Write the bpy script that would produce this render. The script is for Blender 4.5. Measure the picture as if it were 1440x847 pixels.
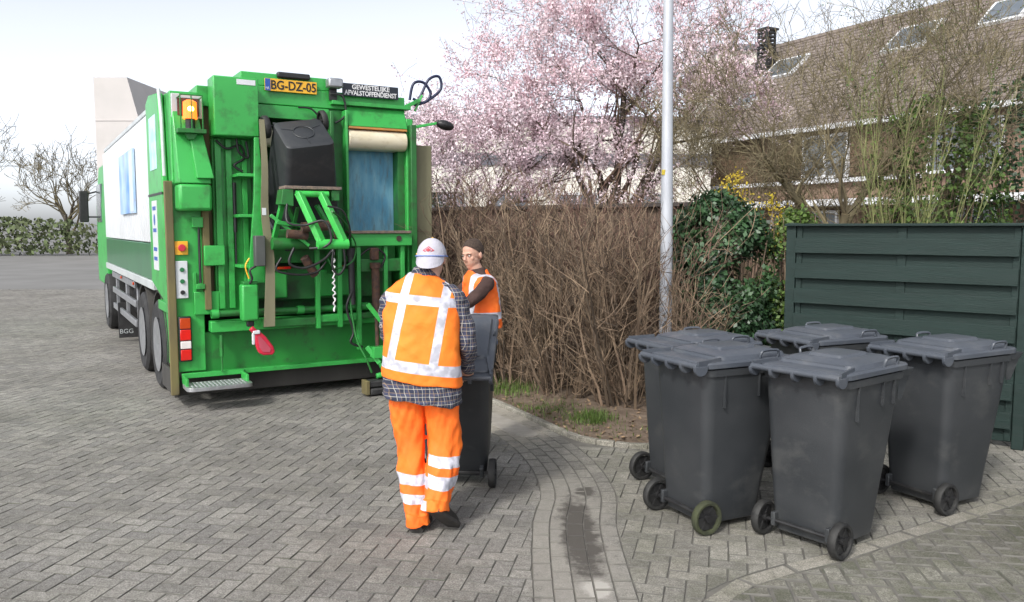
import bpy, math, random
import numpy as np
from mathutils import Vector, Matrix, Euler, noise
random.seed(7); rng = np.random.default_rng(7)
PI = math.pi; R = math.radians
sc = bpy.context.scene; col = sc.collection
for o in list(bpy.data.objects): bpy.data.objects.remove(o)

# ---------------------------------------------------------------- camera, sky, sun
cam_d = bpy.data.cameras.new('camera'); cam = bpy.data.objects.new('camera', cam_d); col.objects.link(cam)
cam.location = (0, 0, 1.8); cam.rotation_euler = (R(90 - 5.1), 0, 0)
cam_d.sensor_width = 36; cam_d.lens = 36 * 1160 / 1440; cam_d.clip_end = 3000; cam_d.clip_start = 0.05
sc.camera = cam
SUN_EL, SUN_AZ = 42, 210          # azimuth clockwise from +Y
w = bpy.data.worlds.new('World'); sc.world = w; w.use_nodes = True
nt = w.node_tree; nt.nodes.clear()
sky = nt.nodes.new('ShaderNodeTexSky'); sky.sky_type = 'NISHITA'; sky.sun_disc = False
sky.sun_elevation = R(SUN_EL); sky.sun_rotation = R(SUN_AZ); sky.dust_density = 2; sky.air_density = 0.5; sky.ozone_density = 1.0
hs = nt.nodes.new('ShaderNodeHueSaturation'); hs.inputs['Saturation'].default_value = 0.3
bg = nt.nodes.new('ShaderNodeBackground'); bg.inputs['Strength'].default_value = 0.15
wo = nt.nodes.new('ShaderNodeOutputWorld')
nt.links.new(sky.outputs[0], hs.inputs['Color']); nt.links.new(hs.outputs[0], bg.inputs[0]); nt.links.new(bg.outputs[0], wo.inputs[0])
sd = bpy.data.lights.new('sun', 'SUN'); sun = bpy.data.objects.new('sun', sd); col.objects.link(sun)
sd.energy = 1.15; sd.angle = R(7); sd.color = (1, .97, .92)
sv = Vector((math.sin(R(SUN_AZ)) * math.cos(R(SUN_EL)), math.cos(R(SUN_AZ)) * math.cos(R(SUN_EL)), math.sin(R(SUN_EL))))
sun.rotation_euler = sv.to_track_quat('Z', 'Y').to_euler()
sc.view_settings.view_transform = 'Standard'; sc.view_settings.look = 'None'
sc.view_settings.exposure = 1.15; sc.view_settings.gamma = 1

# ---------------------------------------------------------------- helpers
class MB:
    def __init__(s): s.v = []; s.f = []; s.m = []; s.cm = 0
    def add(s, vs, fs, m=None):
        o = len(s.v); s.v.extend([tuple(p) for p in vs])
        for f in fs: s.f.append(tuple(i + o for i in f)); s.m.append(s.cm if m is None else m)
    def box(s, a, b, m=None):
        (x0, y0, z0), (x1, y1, z1) = a, b
        if x0 > x1: x0, x1 = x1, x0
        if y0 > y1: y0, y1 = y1, y0
        if z0 > z1: z0, z1 = z1, z0
        s.add([(x0,y0,z0),(x1,y0,z0),(x1,y1,z0),(x0,y1,z0),(x0,y0,z1),(x1,y0,z1),(x1,y1,z1),(x0,y1,z1)],
              [(0,3,2,1),(4,5,6,7),(0,1,5,4),(1,2,6,5),(2,3,7,6),(3,0,4,7)], m); return s
    def hexa(s, bot, top, m=None):   # two quads, both counter clockwise seen from the top side
        s.add(list(bot) + list(top), [(0,3,2,1),(4,5,6,7),(0,1,5,4),(1,2,6,5),(2,3,7,6),(3,0,4,7)], m); return s
    def bar(s, p, q, wx, wy, up=(0,0,1), m=None):   # rectangular bar from p to q
        p = Vector(p); q = Vector(q); d = (q - p).normalized(); u = Vector(up)
        if abs(d.dot(u)) > .98: u = Vector((0, 1, 0))
        a = d.cross(u).normalized() * wx / 2; b = a.cross(d).normalized() * wy / 2
        vs = [p-a-b, p+a-b, p+a+b, p-a+b, q-a-b, q+a-b, q+a+b, q-a+b]
        s.add(vs, [(0,1,2,3),(7,6,5,4),(4,5,1,0),(5,6,2,1),(6,7,3,2),(7,4,0,3)], m); return s
    def tube(s, pts, rad, n=8, m=None, cap=True):
        pts = [Vector(p) for p in pts]; k = len(pts)
        if not hasattr(rad, '__len__'): rad = [rad] * k
        vs = []; a = None
        for i, p in enumerate(pts):
            d = (pts[min(i+1, k-1)] - pts[max(i-1, 0)])
            if d.length < 1e-9: d = Vector((0, 0, 1))
            d.normalize()
            if a is None: a = d.orthogonal().normalized()
            else:
                a = a - d * a.dot(d)
                a = a.normalized() if a.length > 1e-6 else d.orthogonal().normalized()
            b = d.cross(a)
            for j in range(n):
                t = 2 * PI * j / n; vs.append(p + (a * math.cos(t) + b * math.sin(t)) * rad[i])
        fs = [(i*n+j, i*n+(j+1) % n, (i+1)*n+(j+1) % n, (i+1)*n+j) for i in range(k-1) for j in range(n)]
        if cap: fs += [tuple(reversed(range(n))), tuple(range((k-1)*n, k*n))]
        s.add(vs, fs, m); return s
    def loft(s, rings, m=None, cap=True):
        n = len(rings[0]); k = len(rings); vs = [p for r in rings for p in r]
        fs = [(i*n+j, i*n+(j+1) % n, (i+1)*n+(j+1) % n, (i+1)*n+j) for i in range(k-1) for j in range(n)]
        if cap: fs += [tuple(reversed(range(n))), tuple(range((k-1)*n, k*n))]
        s.add(vs, fs, m); return s
    def prism(s, poly, f0, f1, m=None):  # poly list of 2d; f0/f1 map (a,b)->3d
        n = len(poly); vs = [f0(*p) for p in poly] + [f1(*p) for p in poly]
        s.add(vs, [tuple(reversed(range(n))), tuple(range(n, 2*n))] + [(i, (i+1) % n, n+(i+1) % n, n+i) for i in range(n)], m); return s
    def ell(s, c, r, rot=None, nu=16, nv=10, m=None):
        c = Vector(c); M = rot.to_matrix() if rot else Matrix.Identity(3); vs = []; fs = []
        for i in range(1, nv):
            ph = PI * i / nv
            for j in range(nu):
                t = 2*PI*j/nu
                vs.append(c + M @ Vector((r[0]*math.sin(ph)*math.cos(t), r[1]*math.sin(ph)*math.sin(t), r[2]*math.cos(ph))))
        T = len(vs); vs.append(c + M @ Vector((0,0,r[2]))); vs.append(c + M @ Vector((0,0,-r[2])))
        for i in range(nv-2):
            for j in range(nu): fs.append((i*nu+j, (i+1)*nu+j, (i+1)*nu+(j+1) % nu, i*nu+(j+1) % nu))
        for j in range(nu): fs.append((T, j, (j+1) % nu)); fs.append((T+1, (nv-2)*nu+(j+1) % nu, (nv-2)*nu+j))
        s.add(vs, fs, m); return s
    def disc(s, c, axis, r, h, n=24, m=None, r2=None):
        c = Vector(c); a = Vector(axis).normalized()
        return s.tube([c - a*h/2, c + a*h/2], [r, r2 or r], n, m)
    def mesh(s, name, mats, smooth=None):
        me = bpy.data.meshes.new(name); me.from_pydata([tuple(p) for p in s.v], [], s.f)
        for mt in mats: me.materials.append(mt)
        if len(mats) > 1: me.polygons.foreach_set('material_index', s.m)
        if smooth:
            me.polygons.foreach_set('use_smooth', [True] * len(s.f)); me.set_sharp_from_angle(angle=R(smooth))
        me.update(); return me

def obj(name, mb, mats, parent=None, smooth=None, bevel=0, label=None, seg=2):
    if not isinstance(mats, (list, tuple)): mats = [mats]
    me = mb if isinstance(mb, bpy.types.Mesh) else mb.mesh(name, mats, smooth or (40 if bevel else None))
    o = bpy.data.objects.new(name, me); col.objects.link(o)
    if parent: o.parent = parent
    if bevel:
        b = o.modifiers.new('bevel', 'BEVEL'); b.width = bevel; b.segments = seg; b.limit_method = 'ANGLE'; b.angle_limit = R(35)
    if label: o['label'] = label
    return o
def tag(o, label, cat, group=None, kind=None):
    if label: o['label'] = label
    if cat: o['category'] = cat
    if group: o['group'] = group
    if kind: o['kind'] = kind
    return o
def thing(name, label, cat, loc=(0,0,0), rz=0, group=None, rot=None):
    o = bpy.data.objects.new(name, None); col.objects.link(o); o.location = loc; o.rotation_euler = rot or (0, 0, rz)
    o.empty_display_size = .2
    return tag(o, label, cat, group)
def struct(name, mb, mats, **k):
    o = obj(name, mb, mats, **k); o['kind'] = 'structure'; return o
def children(o): return [c for c in bpy.data.objects if c.parent is o]
def copy_tree(o, parent=None):
    ch = children(o); c = o.copy(); col.objects.link(c); c.parent = parent
    for k in ch: copy_tree(k, c)
    return c
def smooth_pts(P, k=6):
    P = [Vector(p) for p in P]; out = []
    for i in range(len(P)-1):
        a = P[max(i-1, 0)]; b = P[i]; c = P[i+1]; d = P[min(i+2, len(P)-1)]
        for j in range(k):
            t = j/k; out.append(.5*((2*b)+(c-a)*t+(2*a-5*b+4*c-d)*t*t+(3*b-a-3*c+d)*t**3))
    out.append(P[-1]); return out
def rrect(cx, cy, hx, hy, r, z, k=5):
    pts = []
    for (sx, sy, a0) in ((1,1,0),(-1,1,90),(-1,-1,180),(1,-1,270)):
        for j in range(k+1):
            a = R(a0 + 90*j/k); pts.append((cx + sx*(hx-r) + r*math.cos(a), cy + sy*(hy-r) + r*math.sin(a), z))
    return pts

# ---------------------------------------------------------------- materials
def nd(nt, t, **k):
    n = nt.nodes.new(t)
    for a, b in k.items(): setattr(n, a, b)
    return n
def mat(name, c1, c2=None, rough=.6, metal=0, scale=6, bump=0, bscale=60, det=5, grime=None, gscale=3, gamt=.5, spec=.5, contrast=(.35, .65), island=0, coat=0, transl=0, stretch=None, chips=None, objrand=False):
    m = bpy.data.materials.new(name); m.use_nodes = True; nt = m.node_tree; L = nt.links; p = nt.nodes['Principled BSDF']
    tc = nd(nt, 'ShaderNodeTexCoord'); vec = tc.outputs['Object']
    if objrand:
        oi = nd(nt, 'ShaderNodeObjectInfo'); ov = nd(nt, 'ShaderNodeVectorMath', operation='SCALE'); cv = nd(nt, 'ShaderNodeCombineXYZ'); L.new(oi.outputs['Random'], cv.inputs[0]); L.new(oi.outputs['Random'], cv.inputs[2]); L.new(cv.outputs[0], ov.inputs[0]); ov.inputs['Scale'].default_value = 37
        av = nd(nt, 'ShaderNodeVectorMath', operation='ADD'); L.new(vec, av.inputs[0]); L.new(ov.outputs[0], av.inputs[1]); vec = av.outputs[0]
    if stretch:
        mp = nd(nt, 'ShaderNodeMapping'); mp.inputs['Scale'].default_value = stretch; L.new(vec, mp.inputs[0]); vec = mp.outputs[0]
    outc = None
    c2 = c2 or tuple(x*.8 for x in c1)
    ns = nd(nt, 'ShaderNodeTexNoise'); ns.inputs['Scale'].default_value = scale; ns.inputs['Detail'].default_value = det; L.new(vec, ns.inputs[0])
    rp = nd(nt, 'ShaderNodeValToRGB'); rp.color_ramp.elements[0].position = contrast[0]; rp.color_ramp.elements[1].position = contrast[1]
    rp.color_ramp.elements[0].color = (*c1, 1); rp.color_ramp.elements[1].color = (*c2, 1)
    L.new(ns.outputs['Fac'], rp.inputs[0]); outc = rp.outputs[0]
    if grime:
        g = nd(nt, 'ShaderNodeTexNoise'); g.inputs['Scale'].default_value = gscale; g.inputs['Detail'].default_value = 9; g.inputs['Roughness'].default_value = .68; L.new(vec, g.inputs[0])
        gr = nd(nt, 'ShaderNodeValToRGB'); gr.color_ramp.elements[0].position = .52; gr.color_ramp.elements[1].position = .74
        gr.color_ramp.elements[1].color = (gamt, gamt, gamt, 1); L.new(g.outputs['Fac'], gr.inputs[0])
        mx = nd(nt, 'ShaderNodeMixRGB'); L.new(gr.outputs[0], mx.inputs[0]); L.new(outc, mx.inputs[1]); mx.inputs[2].default_value = (*grime, 1); outc = mx.outputs[0]
    if chips:
        g = nd(nt, 'ShaderNodeTexNoise'); g.inputs['Scale'].default_value = 11; g.inputs['Detail'].default_value = 10; g.inputs['Roughness'].default_value = .75; L.new(vec, g.inputs[0])
        gr = nd(nt, 'ShaderNodeValToRGB'); gr.color_ramp.elements[0].position = .655; gr.color_ramp.elements[1].position = .68; L.new(g.outputs['Fac'], gr.inputs[0])
        mx = nd(nt, 'ShaderNodeMixRGB'); L.new(gr.outputs[0], mx.inputs[0]); L.new(outc, mx.inputs[1]); mx.inputs[2].default_value = (*chips, 1); outc = mx.outputs[0]
    if island:
        ge = nd(nt, 'ShaderNodeNewGeometry'); mr = nd(nt, 'ShaderNodeMapRange'); mr.inputs[3].default_value = 1-island; mr.inputs[4].default_value = 1+island
        L.new(ge.outputs['Random Per Island'], mr.inputs[0])
        mm = nd(nt, 'ShaderNodeVectorMath', operation='SCALE'); L.new(outc, mm.inputs[0]); L.new(mr.outputs[0], mm.inputs['Scale']); outc = mm.outputs[0]
    L.new(outc, p.inputs['Base Color'])
    p.inputs['Roughness'].default_value = rough; p.inputs['Metallic'].default_value = metal; p.inputs['Specular IOR Level'].default_value = spec
    if coat: p.inputs['Coat Weight'].default_value = coat; p.inputs['Coat Roughness'].default_value = .15
    if bump:
        bn = nd(nt, 'ShaderNodeTexNoise'); bn.inputs['Scale'].default_value = bscale; bn.inputs['Detail'].default_value = 4; L.new(vec, bn.inputs[0])
        b = nd(nt, 'ShaderNodeBump'); b.inputs['Strength'].default_value = bump; b.inputs['Distance'].default_value = .02
        L.new(bn.outputs['Fac'], b.inputs['Height']); L.new(b.outputs[0], p.inputs['Normal'])
    if transl:
        tr = nd(nt, 'ShaderNodeBsdfTranslucent'); L.new(outc, tr.inputs[0]); ms = nd(nt, 'ShaderNodeMixShader'); ms.inputs[0].default_value = transl
        L.new(p.outputs[0], ms.inputs[1]); L.new(tr.outputs[0], ms.inputs[2]); L.new(ms.outputs[0], nt.nodes['Material Output'].inputs[0])
    return m
def bandmask(nt, vec, specs):
    """specs: list of lists of (n, c, w): every inner list is an AND, the outer list an OR"""
    L = nt.links; tot = None
    for group in specs:
        cur = None
        for (n, c, wd) in group:
            d = nd(nt, 'ShaderNodeVectorMath', operation='DOT_PRODUCT'); L.new(vec, d.inputs[0]); d.inputs[1].default_value = n
            s = nd(nt, 'ShaderNodeMath', operation='SUBTRACT'); L.new(d.outputs['Value'], s.inputs[0]); s.inputs[1].default_value = c
            a = nd(nt, 'ShaderNodeMath', operation='ABSOLUTE'); L.new(s.outputs[0], a.inputs[0])
            l = nd(nt, 'ShaderNodeMath', operation='LESS_THAN'); L.new(a.outputs[0], l.inputs[0]); l.inputs[1].default_value = wd
            if cur is None: cur = l.outputs[0]
            else:
                q = nd(nt, 'ShaderNodeMath', operation='MULTIPLY'); L.new(cur, q.inputs[0]); L.new(l.outputs[0], q.inputs[1]); cur = q.outputs[0]
        if tot is None: tot = cur
        else:
            q = nd(nt, 'ShaderNodeMath', operation='MAXIMUM'); L.new(tot, q.inputs[0]); L.new(cur, q.inputs[1]); tot = q.outputs[0]
    return tot
def hivis(name, specs, base=(.95, .17, .012), base2=(.95, .24, .02), silver=(.50, .50, .56)):
    m = mat(name, base, base2, rough=.75, scale=5, bump=.35, bscale=14); nt = m.node_tree; L = nt.links; p = nt.nodes['Principled BSDF']
    src = p.inputs['Base Color'].links[0].from_socket
    tc = nd(nt, 'ShaderNodeTexCoord')
    mk = bandmask(nt, tc.outputs['Object'], specs)
    ns = nd(nt, 'ShaderNodeTexNoise'); ns.inputs['Scale'].default_value = 18; ns.inputs['Detail'].default_value = 3; L.new(tc.outputs['Object'], ns.inputs[0])
    rp = nd(nt, 'ShaderNodeValToRGB'); rp.color_ramp.elements[0].position = .4; rp.color_ramp.elements[1].position = .6
    rp.color_ramp.elements[0].color = (*[x*.8 for x in silver], 1); rp.color_ramp.elements[1].color = (*[min(1, x*1.25) for x in silver], 1); L.new(ns.outputs[0], rp.inputs[0])
    mx = nd(nt, 'ShaderNodeMixRGB'); L.new(mk, mx.inputs[0]); L.new(src, mx.inputs[1]); L.new(rp.outputs[0], mx.inputs[2]); L.new(mx.outputs[0], p.inputs['Base Color'])
    mr = nd(nt, 'ShaderNodeMapRange'); mr.inputs[3].default_value = .75; mr.inputs[4].default_value = .42; L.new(mk, mr.inputs[0]); L.new(mr.outputs[0], p.inputs['Roughness'])
    return m
def plaid(name):
    m = bpy.data.materials.new(name); m.use_nodes = True; nt = m.node_tree; L = nt.links; p = nt.nodes['Principled BSDF']; p.inputs['Roughness'].default_value = .9
    tc = nd(nt, 'ShaderNodeTexCoord'); sx = nd(nt, 'ShaderNodeSeparateXYZ'); L.new(tc.outputs['Object'], sx.inputs[0])
    su = nd(nt, 'ShaderNodeMath', operation='ADD'); L.new(sx.outputs[0], su.inputs[0]); L.new(sx.outputs[1], su.inputs[1])
    base = (.022, .027, .05)
    cur = None
    def stripe(src, per, off, wd, colr, amt, prev):
        a = nd(nt, 'ShaderNodeMath', operation='MULTIPLY_ADD'); L.new(src, a.inputs[0]); a.inputs[1].default_value = 1/per; a.inputs[2].default_value = off+50
        f = nd(nt, 'ShaderNodeMath', operation='FRACT'); L.new(a.outputs[0], f.inputs[0])
        l = nd(nt, 'ShaderNodeMath', operation='LESS_THAN'); L.new(f.outputs[0], l.inputs[0]); l.inputs[1].default_value = wd
        s = nd(nt, 'ShaderNodeMath', operation='MULTIPLY'); L.new(l.outputs[0], s.inputs[0]); s.inputs[1].default_value = amt
        mx = nd(nt, 'ShaderNodeMixRGB'); L.new(s.outputs[0], mx.inputs[0])
        if prev is None: mx.inputs[1].default_value = (*base, 1)
        else: L.new(prev, mx.inputs[1])
        mx.inputs[2].default_value = (*colr, 1); return mx.outputs[0]
    for src in (su.outputs[0], sx.outputs[2]):
        cur = stripe(src, .046, 0, .3, (.05, .055, .10), .7, cur)
    for src in (su.outputs[0], sx.outputs[2]):
        cur = stripe(src, .046, .2, .085, (.50, .48, .43), .55, cur)
        cur = stripe(src, .046, .75, .08, (.30, .21, .12), .5, cur)
    L.new(cur, p.inputs['Base Color'])
    bn = nd(nt, 'ShaderNodeTexNoise'); bn.inputs['Scale'].default_value = 16; b = nd(nt, 'ShaderNodeBump'); b.inputs['Strength'].default_value = .4; b.inputs['Distance'].default_value = .03
    L.new(tc.outputs['Object'], bn.inputs[0]); L.new(bn.outputs[0], b.inputs['Height']); L.new(b.outputs[0], p.inputs['Normal'])
    return m

M = {}
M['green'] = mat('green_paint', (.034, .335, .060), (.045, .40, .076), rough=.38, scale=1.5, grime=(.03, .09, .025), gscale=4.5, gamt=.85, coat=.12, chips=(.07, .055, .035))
M['green_dirty_shaded'] = mat('dirty_shaded_green_paint', (.018, .19, .032), (.02, .11, .026), chips=(.10, .06, .04), rough=.5, scale=3, grime=(.035, .045, .02), gscale=6, gamt=.9)  # grimy green, darkened further to paint in the hopper's deep shade
M['green_bright'] = mat('bright_green_paint', (.05, .50, .08), (.045, .42, .07), chips=(.06, .05, .04), rough=.35, scale=4, grime=(.05, .12, .03), gscale=9, gamt=.6)
M['green_dark'] = mat('dark_green_panel', (.015, .14, .05), (.02, .17, .06), rough=.3, scale=2, coat=.4)
M['black'] = mat('black_plastic', (.012, .012, .013), (.025, .025, .025), rough=.45, scale=10, bump=.1)
M['rubber'] = mat('black_rubber', (.014, .014, .015), (.03, .03, .03), rough=.75, scale=9, bump=.25)
M['flap'] = mat('dusty_rubber', (.035, .033, .03), (.055, .052, .047), rough=.85, scale=3, stretch=(1, 1, .25), bump=.1)
M['khaki'] = mat('weathered_rubber_strip', (.17, .14, .055), (.12, .10, .05), rough=.75, scale=5, grime=(.06, .05, .03), stretch=(2, 2, .5))
M['guard'] = mat('dusty_guard', (.21, .20, .12), (.16, .15, .09), rough=.8, scale=4, grime=(.08, .07, .04), gscale=2.5, stretch=(1.5, 1.5, .5))
M['blue_old'] = mat('worn_blue_paint', (.08, .25, .38), (.17, .36, .46), rough=.65, scale=6, chips=(.05, .05, .05), grime=(.10, .13, .13), gscale=9, gamt=.9, stretch=(2.2, 2.2, .5), bump=.15)
M['cream'] = mat('cream_paint', (.62, .55, .38), (.7, .64, .5), rough=.4, scale=3, grime=(.3, .22, .1), gscale=7, gamt=.5, stretch=(1, 1, 2))
M['orange_strip'] = mat('orange_edge', (.55, .25, .06), (.4, .2, .07), rough=.6, scale=10)
M['white'] = mat('white_paint', (.66, .68, .70), (.60, .62, .64), rough=.35, scale=2, grime=(.55, .55, .52), gscale=2, gamt=.2, stretch=(1, 1, .4))
M['grey_metal'] = mat('grey_metal', (.32, .33, .35), (.42, .43, .44), rough=.4, metal=.7, scale=12, bump=.05)
M['steel'] = mat('galvanised_steel', (.55, .56, .57), (.42, .43, .44), rough=.42, metal=.85, scale=18, bump=.08)
M['rust'] = mat('rusty_steel', (.11, .055, .035), (.055, .035, .03), rough=.85, scale=20, bump=.4)
M['rustpaint'] = mat('rubbed_edge', (.12, .10, .09), (.22, .16, .12), rough=.8, scale=24, bump=.3)
M['sill'] = mat('grey_sill', (.42, .45, .45), (.5, .53, .53), rough=.4, scale=3)
M['yellow'] = mat('yellow_plate', (.80, .43, .03), (.75, .40, .03), rough=.4, scale=4)
M['eublue'] = mat('blue_plate_end', (.03, .10, .42), rough=.4)
M['sign'] = mat('dark_sign', (.015, .02, .03), rough=.35)
M['white_text'] = mat('white_lettering', (.8, .8, .8), rough=.5)
M['black_text'] = mat('black_lettering', (.015, .015, .015), rough=.5)
M['red_plastic'] = mat('red_plastic', (.62, .03, .06), (.5, .02, .05), rough=.35, scale=8)
M['red_lens'] = mat('red_lens', (.7, .015, .01), rough=.12, coat=.6)
M['orange_lens'] = mat('orange_lens', (.55, .06, .01), rough=.15, coat=.6)
M['white_lens'] = mat('white_lens', (.8, .75, .72), rough=.15, coat=.6)
M['hose'] = mat('blue_black_hose', (.015, .02, .06), rough=.35)
M['bin'] = mat('dark_grey_bin_plastic', (.026, .029, .032), (.038, .041, .044), rough=.46, scale=2.2, grime=(.115, .115, .108), gscale=2.6, gamt=.42, bump=.08, bscale=120, objrand=True, stretch=(1, 1, 1.6))
M['lid'] = mat('sky_tinted_lid_plastic', (.058, .067, .082), (.076, .085, .100), rough=.38, scale=3, grime=(.12, .122, .125), gscale=6, gamt=.6, bump=.05, bscale=90, objrand=True)  # bin plastic with the sky's bluish reflection put into the base colour
M['wheel_rubber'] = mat('bin_tyre_rubber', (.012, .012, .012), (.028, .028, .026), rough=.7, scale=15, bump=.2)
M['moss_rubber'] = mat('mossy_tyre_rubber', (.03, .034, .018), (.045, .052, .022), rough=.85, scale=15, bump=.3)
M['pole'] = mat('grey_pole_paint', (.40, .42, .46), (.47, .49, .52), rough=.42, metal=.15, scale=3, grime=(.25, .26, .26), gscale=4, gamt=.5, stretch=(2, 2, .4), bump=.06)
M['bark'] = mat('dark_bark', (.045, .035, .03), (.09, .08, .055), rough=.9, scale=9, bump=.6, bscale=25)
M['twig'] = mat('brown_twig_bark', (.115, .078, .052), (.20, .145, .095), rough=.8, scale=3, island=.8)
M['twig_dark'] = mat('dark_twig_bark', (.07, .05, .035), (.12, .085, .055), rough=.85, scale=3, island=.5)
M['twig_red'] = mat('red_brown_twig_bark', (.105, .055, .042), (.16, .095, .07), rough=.8, scale=3, island=.5)
M['twig_olive'] = mat('olive_twig_bark', (.115, .092, .055), (.165, .14, .075), rough=.8, scale=2, island=.5)
M['twig_green'] = mat('yellow_green_stem_bark', (.13, .145, .05), (.19, .20, .075), rough=.7, scale=2, island=.4)
M['blossom'] = mat('pink_blossom', (.84, .63, .68), (.90, .79, .82), rough=.8, scale=1.2, island=.28, transl=.3)
M['blossom_white'] = mat('pale_pink_blossom', (.85, .67, .73), (.91, .82, .85), rough=.8, scale=1.2, island=.25, transl=.3)
M['ivy'] = mat('dark_ivy_leaf', (.022, .055, .024), (.045, .10, .035), rough=.42, scale=2, island=.6, transl=.1)
M['leaf'] = mat('mid_green_leaf', (.06, .11, .025), (.10, .16, .03), rough=.55, scale=2, island=.5, transl=.2)
M['leaf_far'] = mat('dull_olive_leaf', (.09, .12, .05), (.13, .15, .07), rough=.8, scale=.5, island=.4)
M['forsythia'] = mat('yellow_blossom', (.62, .50, .05), (.52, .38, .04), rough=.7, scale=3, island=.3, transl=.25)
M['grass'] = mat('grass_blades', (.07, .12, .02), (.11, .17, .035), rough=.7, scale=2, island=.5, transl=.2)
M['dry'] = mat('dry_leaf_litter', (.16, .10, .055), (.25, .18, .11), rough=.9, scale=4, island=.6)
M['fence_green'] = mat('dark_green_fence_stain', (.003, .016, .0125), (.005, .021, .017), rough=.7, scale=4, grime=(.014, .024, .022), gscale=5, gamt=.6, stretch=(.6, .6, 6), bump=.25, bscale=30)
M['fence_old'] = mat('weathered_garden_fence', (.09, .065, .045), (.13, .085, .06), rough=.9, scale=5, grime=(.05, .06, .04), gscale=2, gamt=.8, stretch=(5, 5, .5), bump=.2)
M['render_cream'] = mat('cream_render', (.68, .65, .57), (.74, .71, .64), rough=.9, scale=1.5, grime=(.45, .42, .34), gscale=.8, gamt=.4)
M['render_pale'] = mat('pale_concrete', (.52, .49, .47), (.47, .45, .43), rough=.9, scale=.6, grime=(.4, .38, .36), gscale=.4, gamt=.5)
M['brick'] = mat('brown_brick', (.16, .10, .07), (.22, .15, .11), rough=.9, scale=14, bump=.2)
M['timber'] = mat('brown_timber_cladding', (.14, .09, .055), (.10, .065, .04), rough=.85, scale=3, stretch=(6, 6, .5))
M['tile'] = mat('brown_roof_tile', (.155, .125, .11), (.21, .175, .15), rough=.85, scale=6, island=.12, bump=.2)
M['glass'] = mat('window_glass', (.10, .12, .14), (.16, .18, .20), rough=.08, scale=1, coat=.5)
M['frame_white'] = mat('white_window_frame', (.72, .73, .74), rough=.5)
M['frame_dark'] = mat('dark_window_frame', (.05, .04, .035), rough=.5)
M['felt'] = mat('grey_roof_felt', (.10, .10, .12), (.14, .14, .15), rough=.9, scale=2)
# paving: colour per stone, aggregate speckle, slow stains
def paver(name, c, dark, moss=0, var=.16):
    m = bpy.data.materials.new(name); m.use_nodes = True; nt = m.node_tree; L = nt.links; p = nt.nodes['Principled BSDF']; p.inputs['Roughness'].default_value = .88; p.inputs['Specular IOR Level'].default_value = .3
    tc = nd(nt, 'ShaderNodeTexCoord'); ge = nd(nt, 'ShaderNodeNewGeometry')
    def nz(s, d=4, r=.6):
        n = nd(nt, 'ShaderNodeTexNoise'); n.inputs['Scale'].default_value = s; n.inputs['Detail'].default_value = d; n.inputs['Roughness'].default_value = r; L.new(tc.outputs['Object'], n.inputs[0]); return n.outputs['Fac']
    def ramp(src, a, b, ca, cb):
        r = nd(nt, 'ShaderNodeValToRGB'); r.color_ramp.elements[0].position = a; r.color_ramp.elements[1].position = b
        r.color_ramp.elements[0].color = (*ca, 1); r.color_ramp.elements[1].color = (*cb, 1); L.new(src, r.inputs[0]); return r.outputs[0]
    def mul(a, b):
        x = nd(nt, 'ShaderNodeMixRGB', blend_type='MULTIPLY'); x.inputs[0].default_value = 1; L.new(a, x.inputs[1]); L.new(b, x.inputs[2]); return x.outputs[0]
    big = ramp(nz(.75, 6, .65), .36, .66, dark, c)
    spk = ramp(nz(110, 4, .85), .36, .64, (.45, .45, .44), (1.55, 1.54, 1.52))
    mid = ramp(nz(24, 5, .75), .3, .7, (.68, .67, .65), (1.26, 1.26, 1.25))
    isl = ramp(ge.outputs['Random Per Island'], 0, 1, (1-var, 1-var, 1-var*.9), (1+var, 1+var*.98, 1+var*.9))
    o = mul(mul(mul(big, spk), mid), isl)
    if moss:
        mk = ramp(nz(3.2, 7, .7), .5-moss*.12, .62-moss*.08, (0, 0, 0), (moss, moss, moss))
        x = nd(nt, 'ShaderNodeMixRGB'); L.new(mk, x.inputs[0]); L.new(o, x.inputs[1]); x.inputs[2].default_value = (.065, .075, .035, 1); o = x.outputs[0]
    L.new(o, p.inputs['Base Color'])
    b = nd(nt, 'ShaderNodeBump'); b.inputs['Strength'].default_value = .55; b.inputs['Distance'].default_value = .006
    bn = nd(nt, 'ShaderNodeMath', operation='ADD'); L.new(nz(140, 3, .7), bn.inputs[0]); L.new(nz(35, 3), bn.inputs[1])
    L.new(bn.outputs[0], b.inputs['Height']); L.new(b.outputs[0], p.inputs['Normal'])
    return m
M['paver'] = paver('grey_road_paver', (.250, .243, .229), (.175, .168, .154), .10, .17)
M['joint_dirt'] = mat('joint_dirt', (.10, .096, .085), (.145, .14, .123), rough=.95, scale=10, grime=(.05, .065, .025), gscale=3)
M['paver_gut'] = paver('cement_stained_paver', (.265, .255, .235), (.19, .183, .165), .12, .12)
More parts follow.
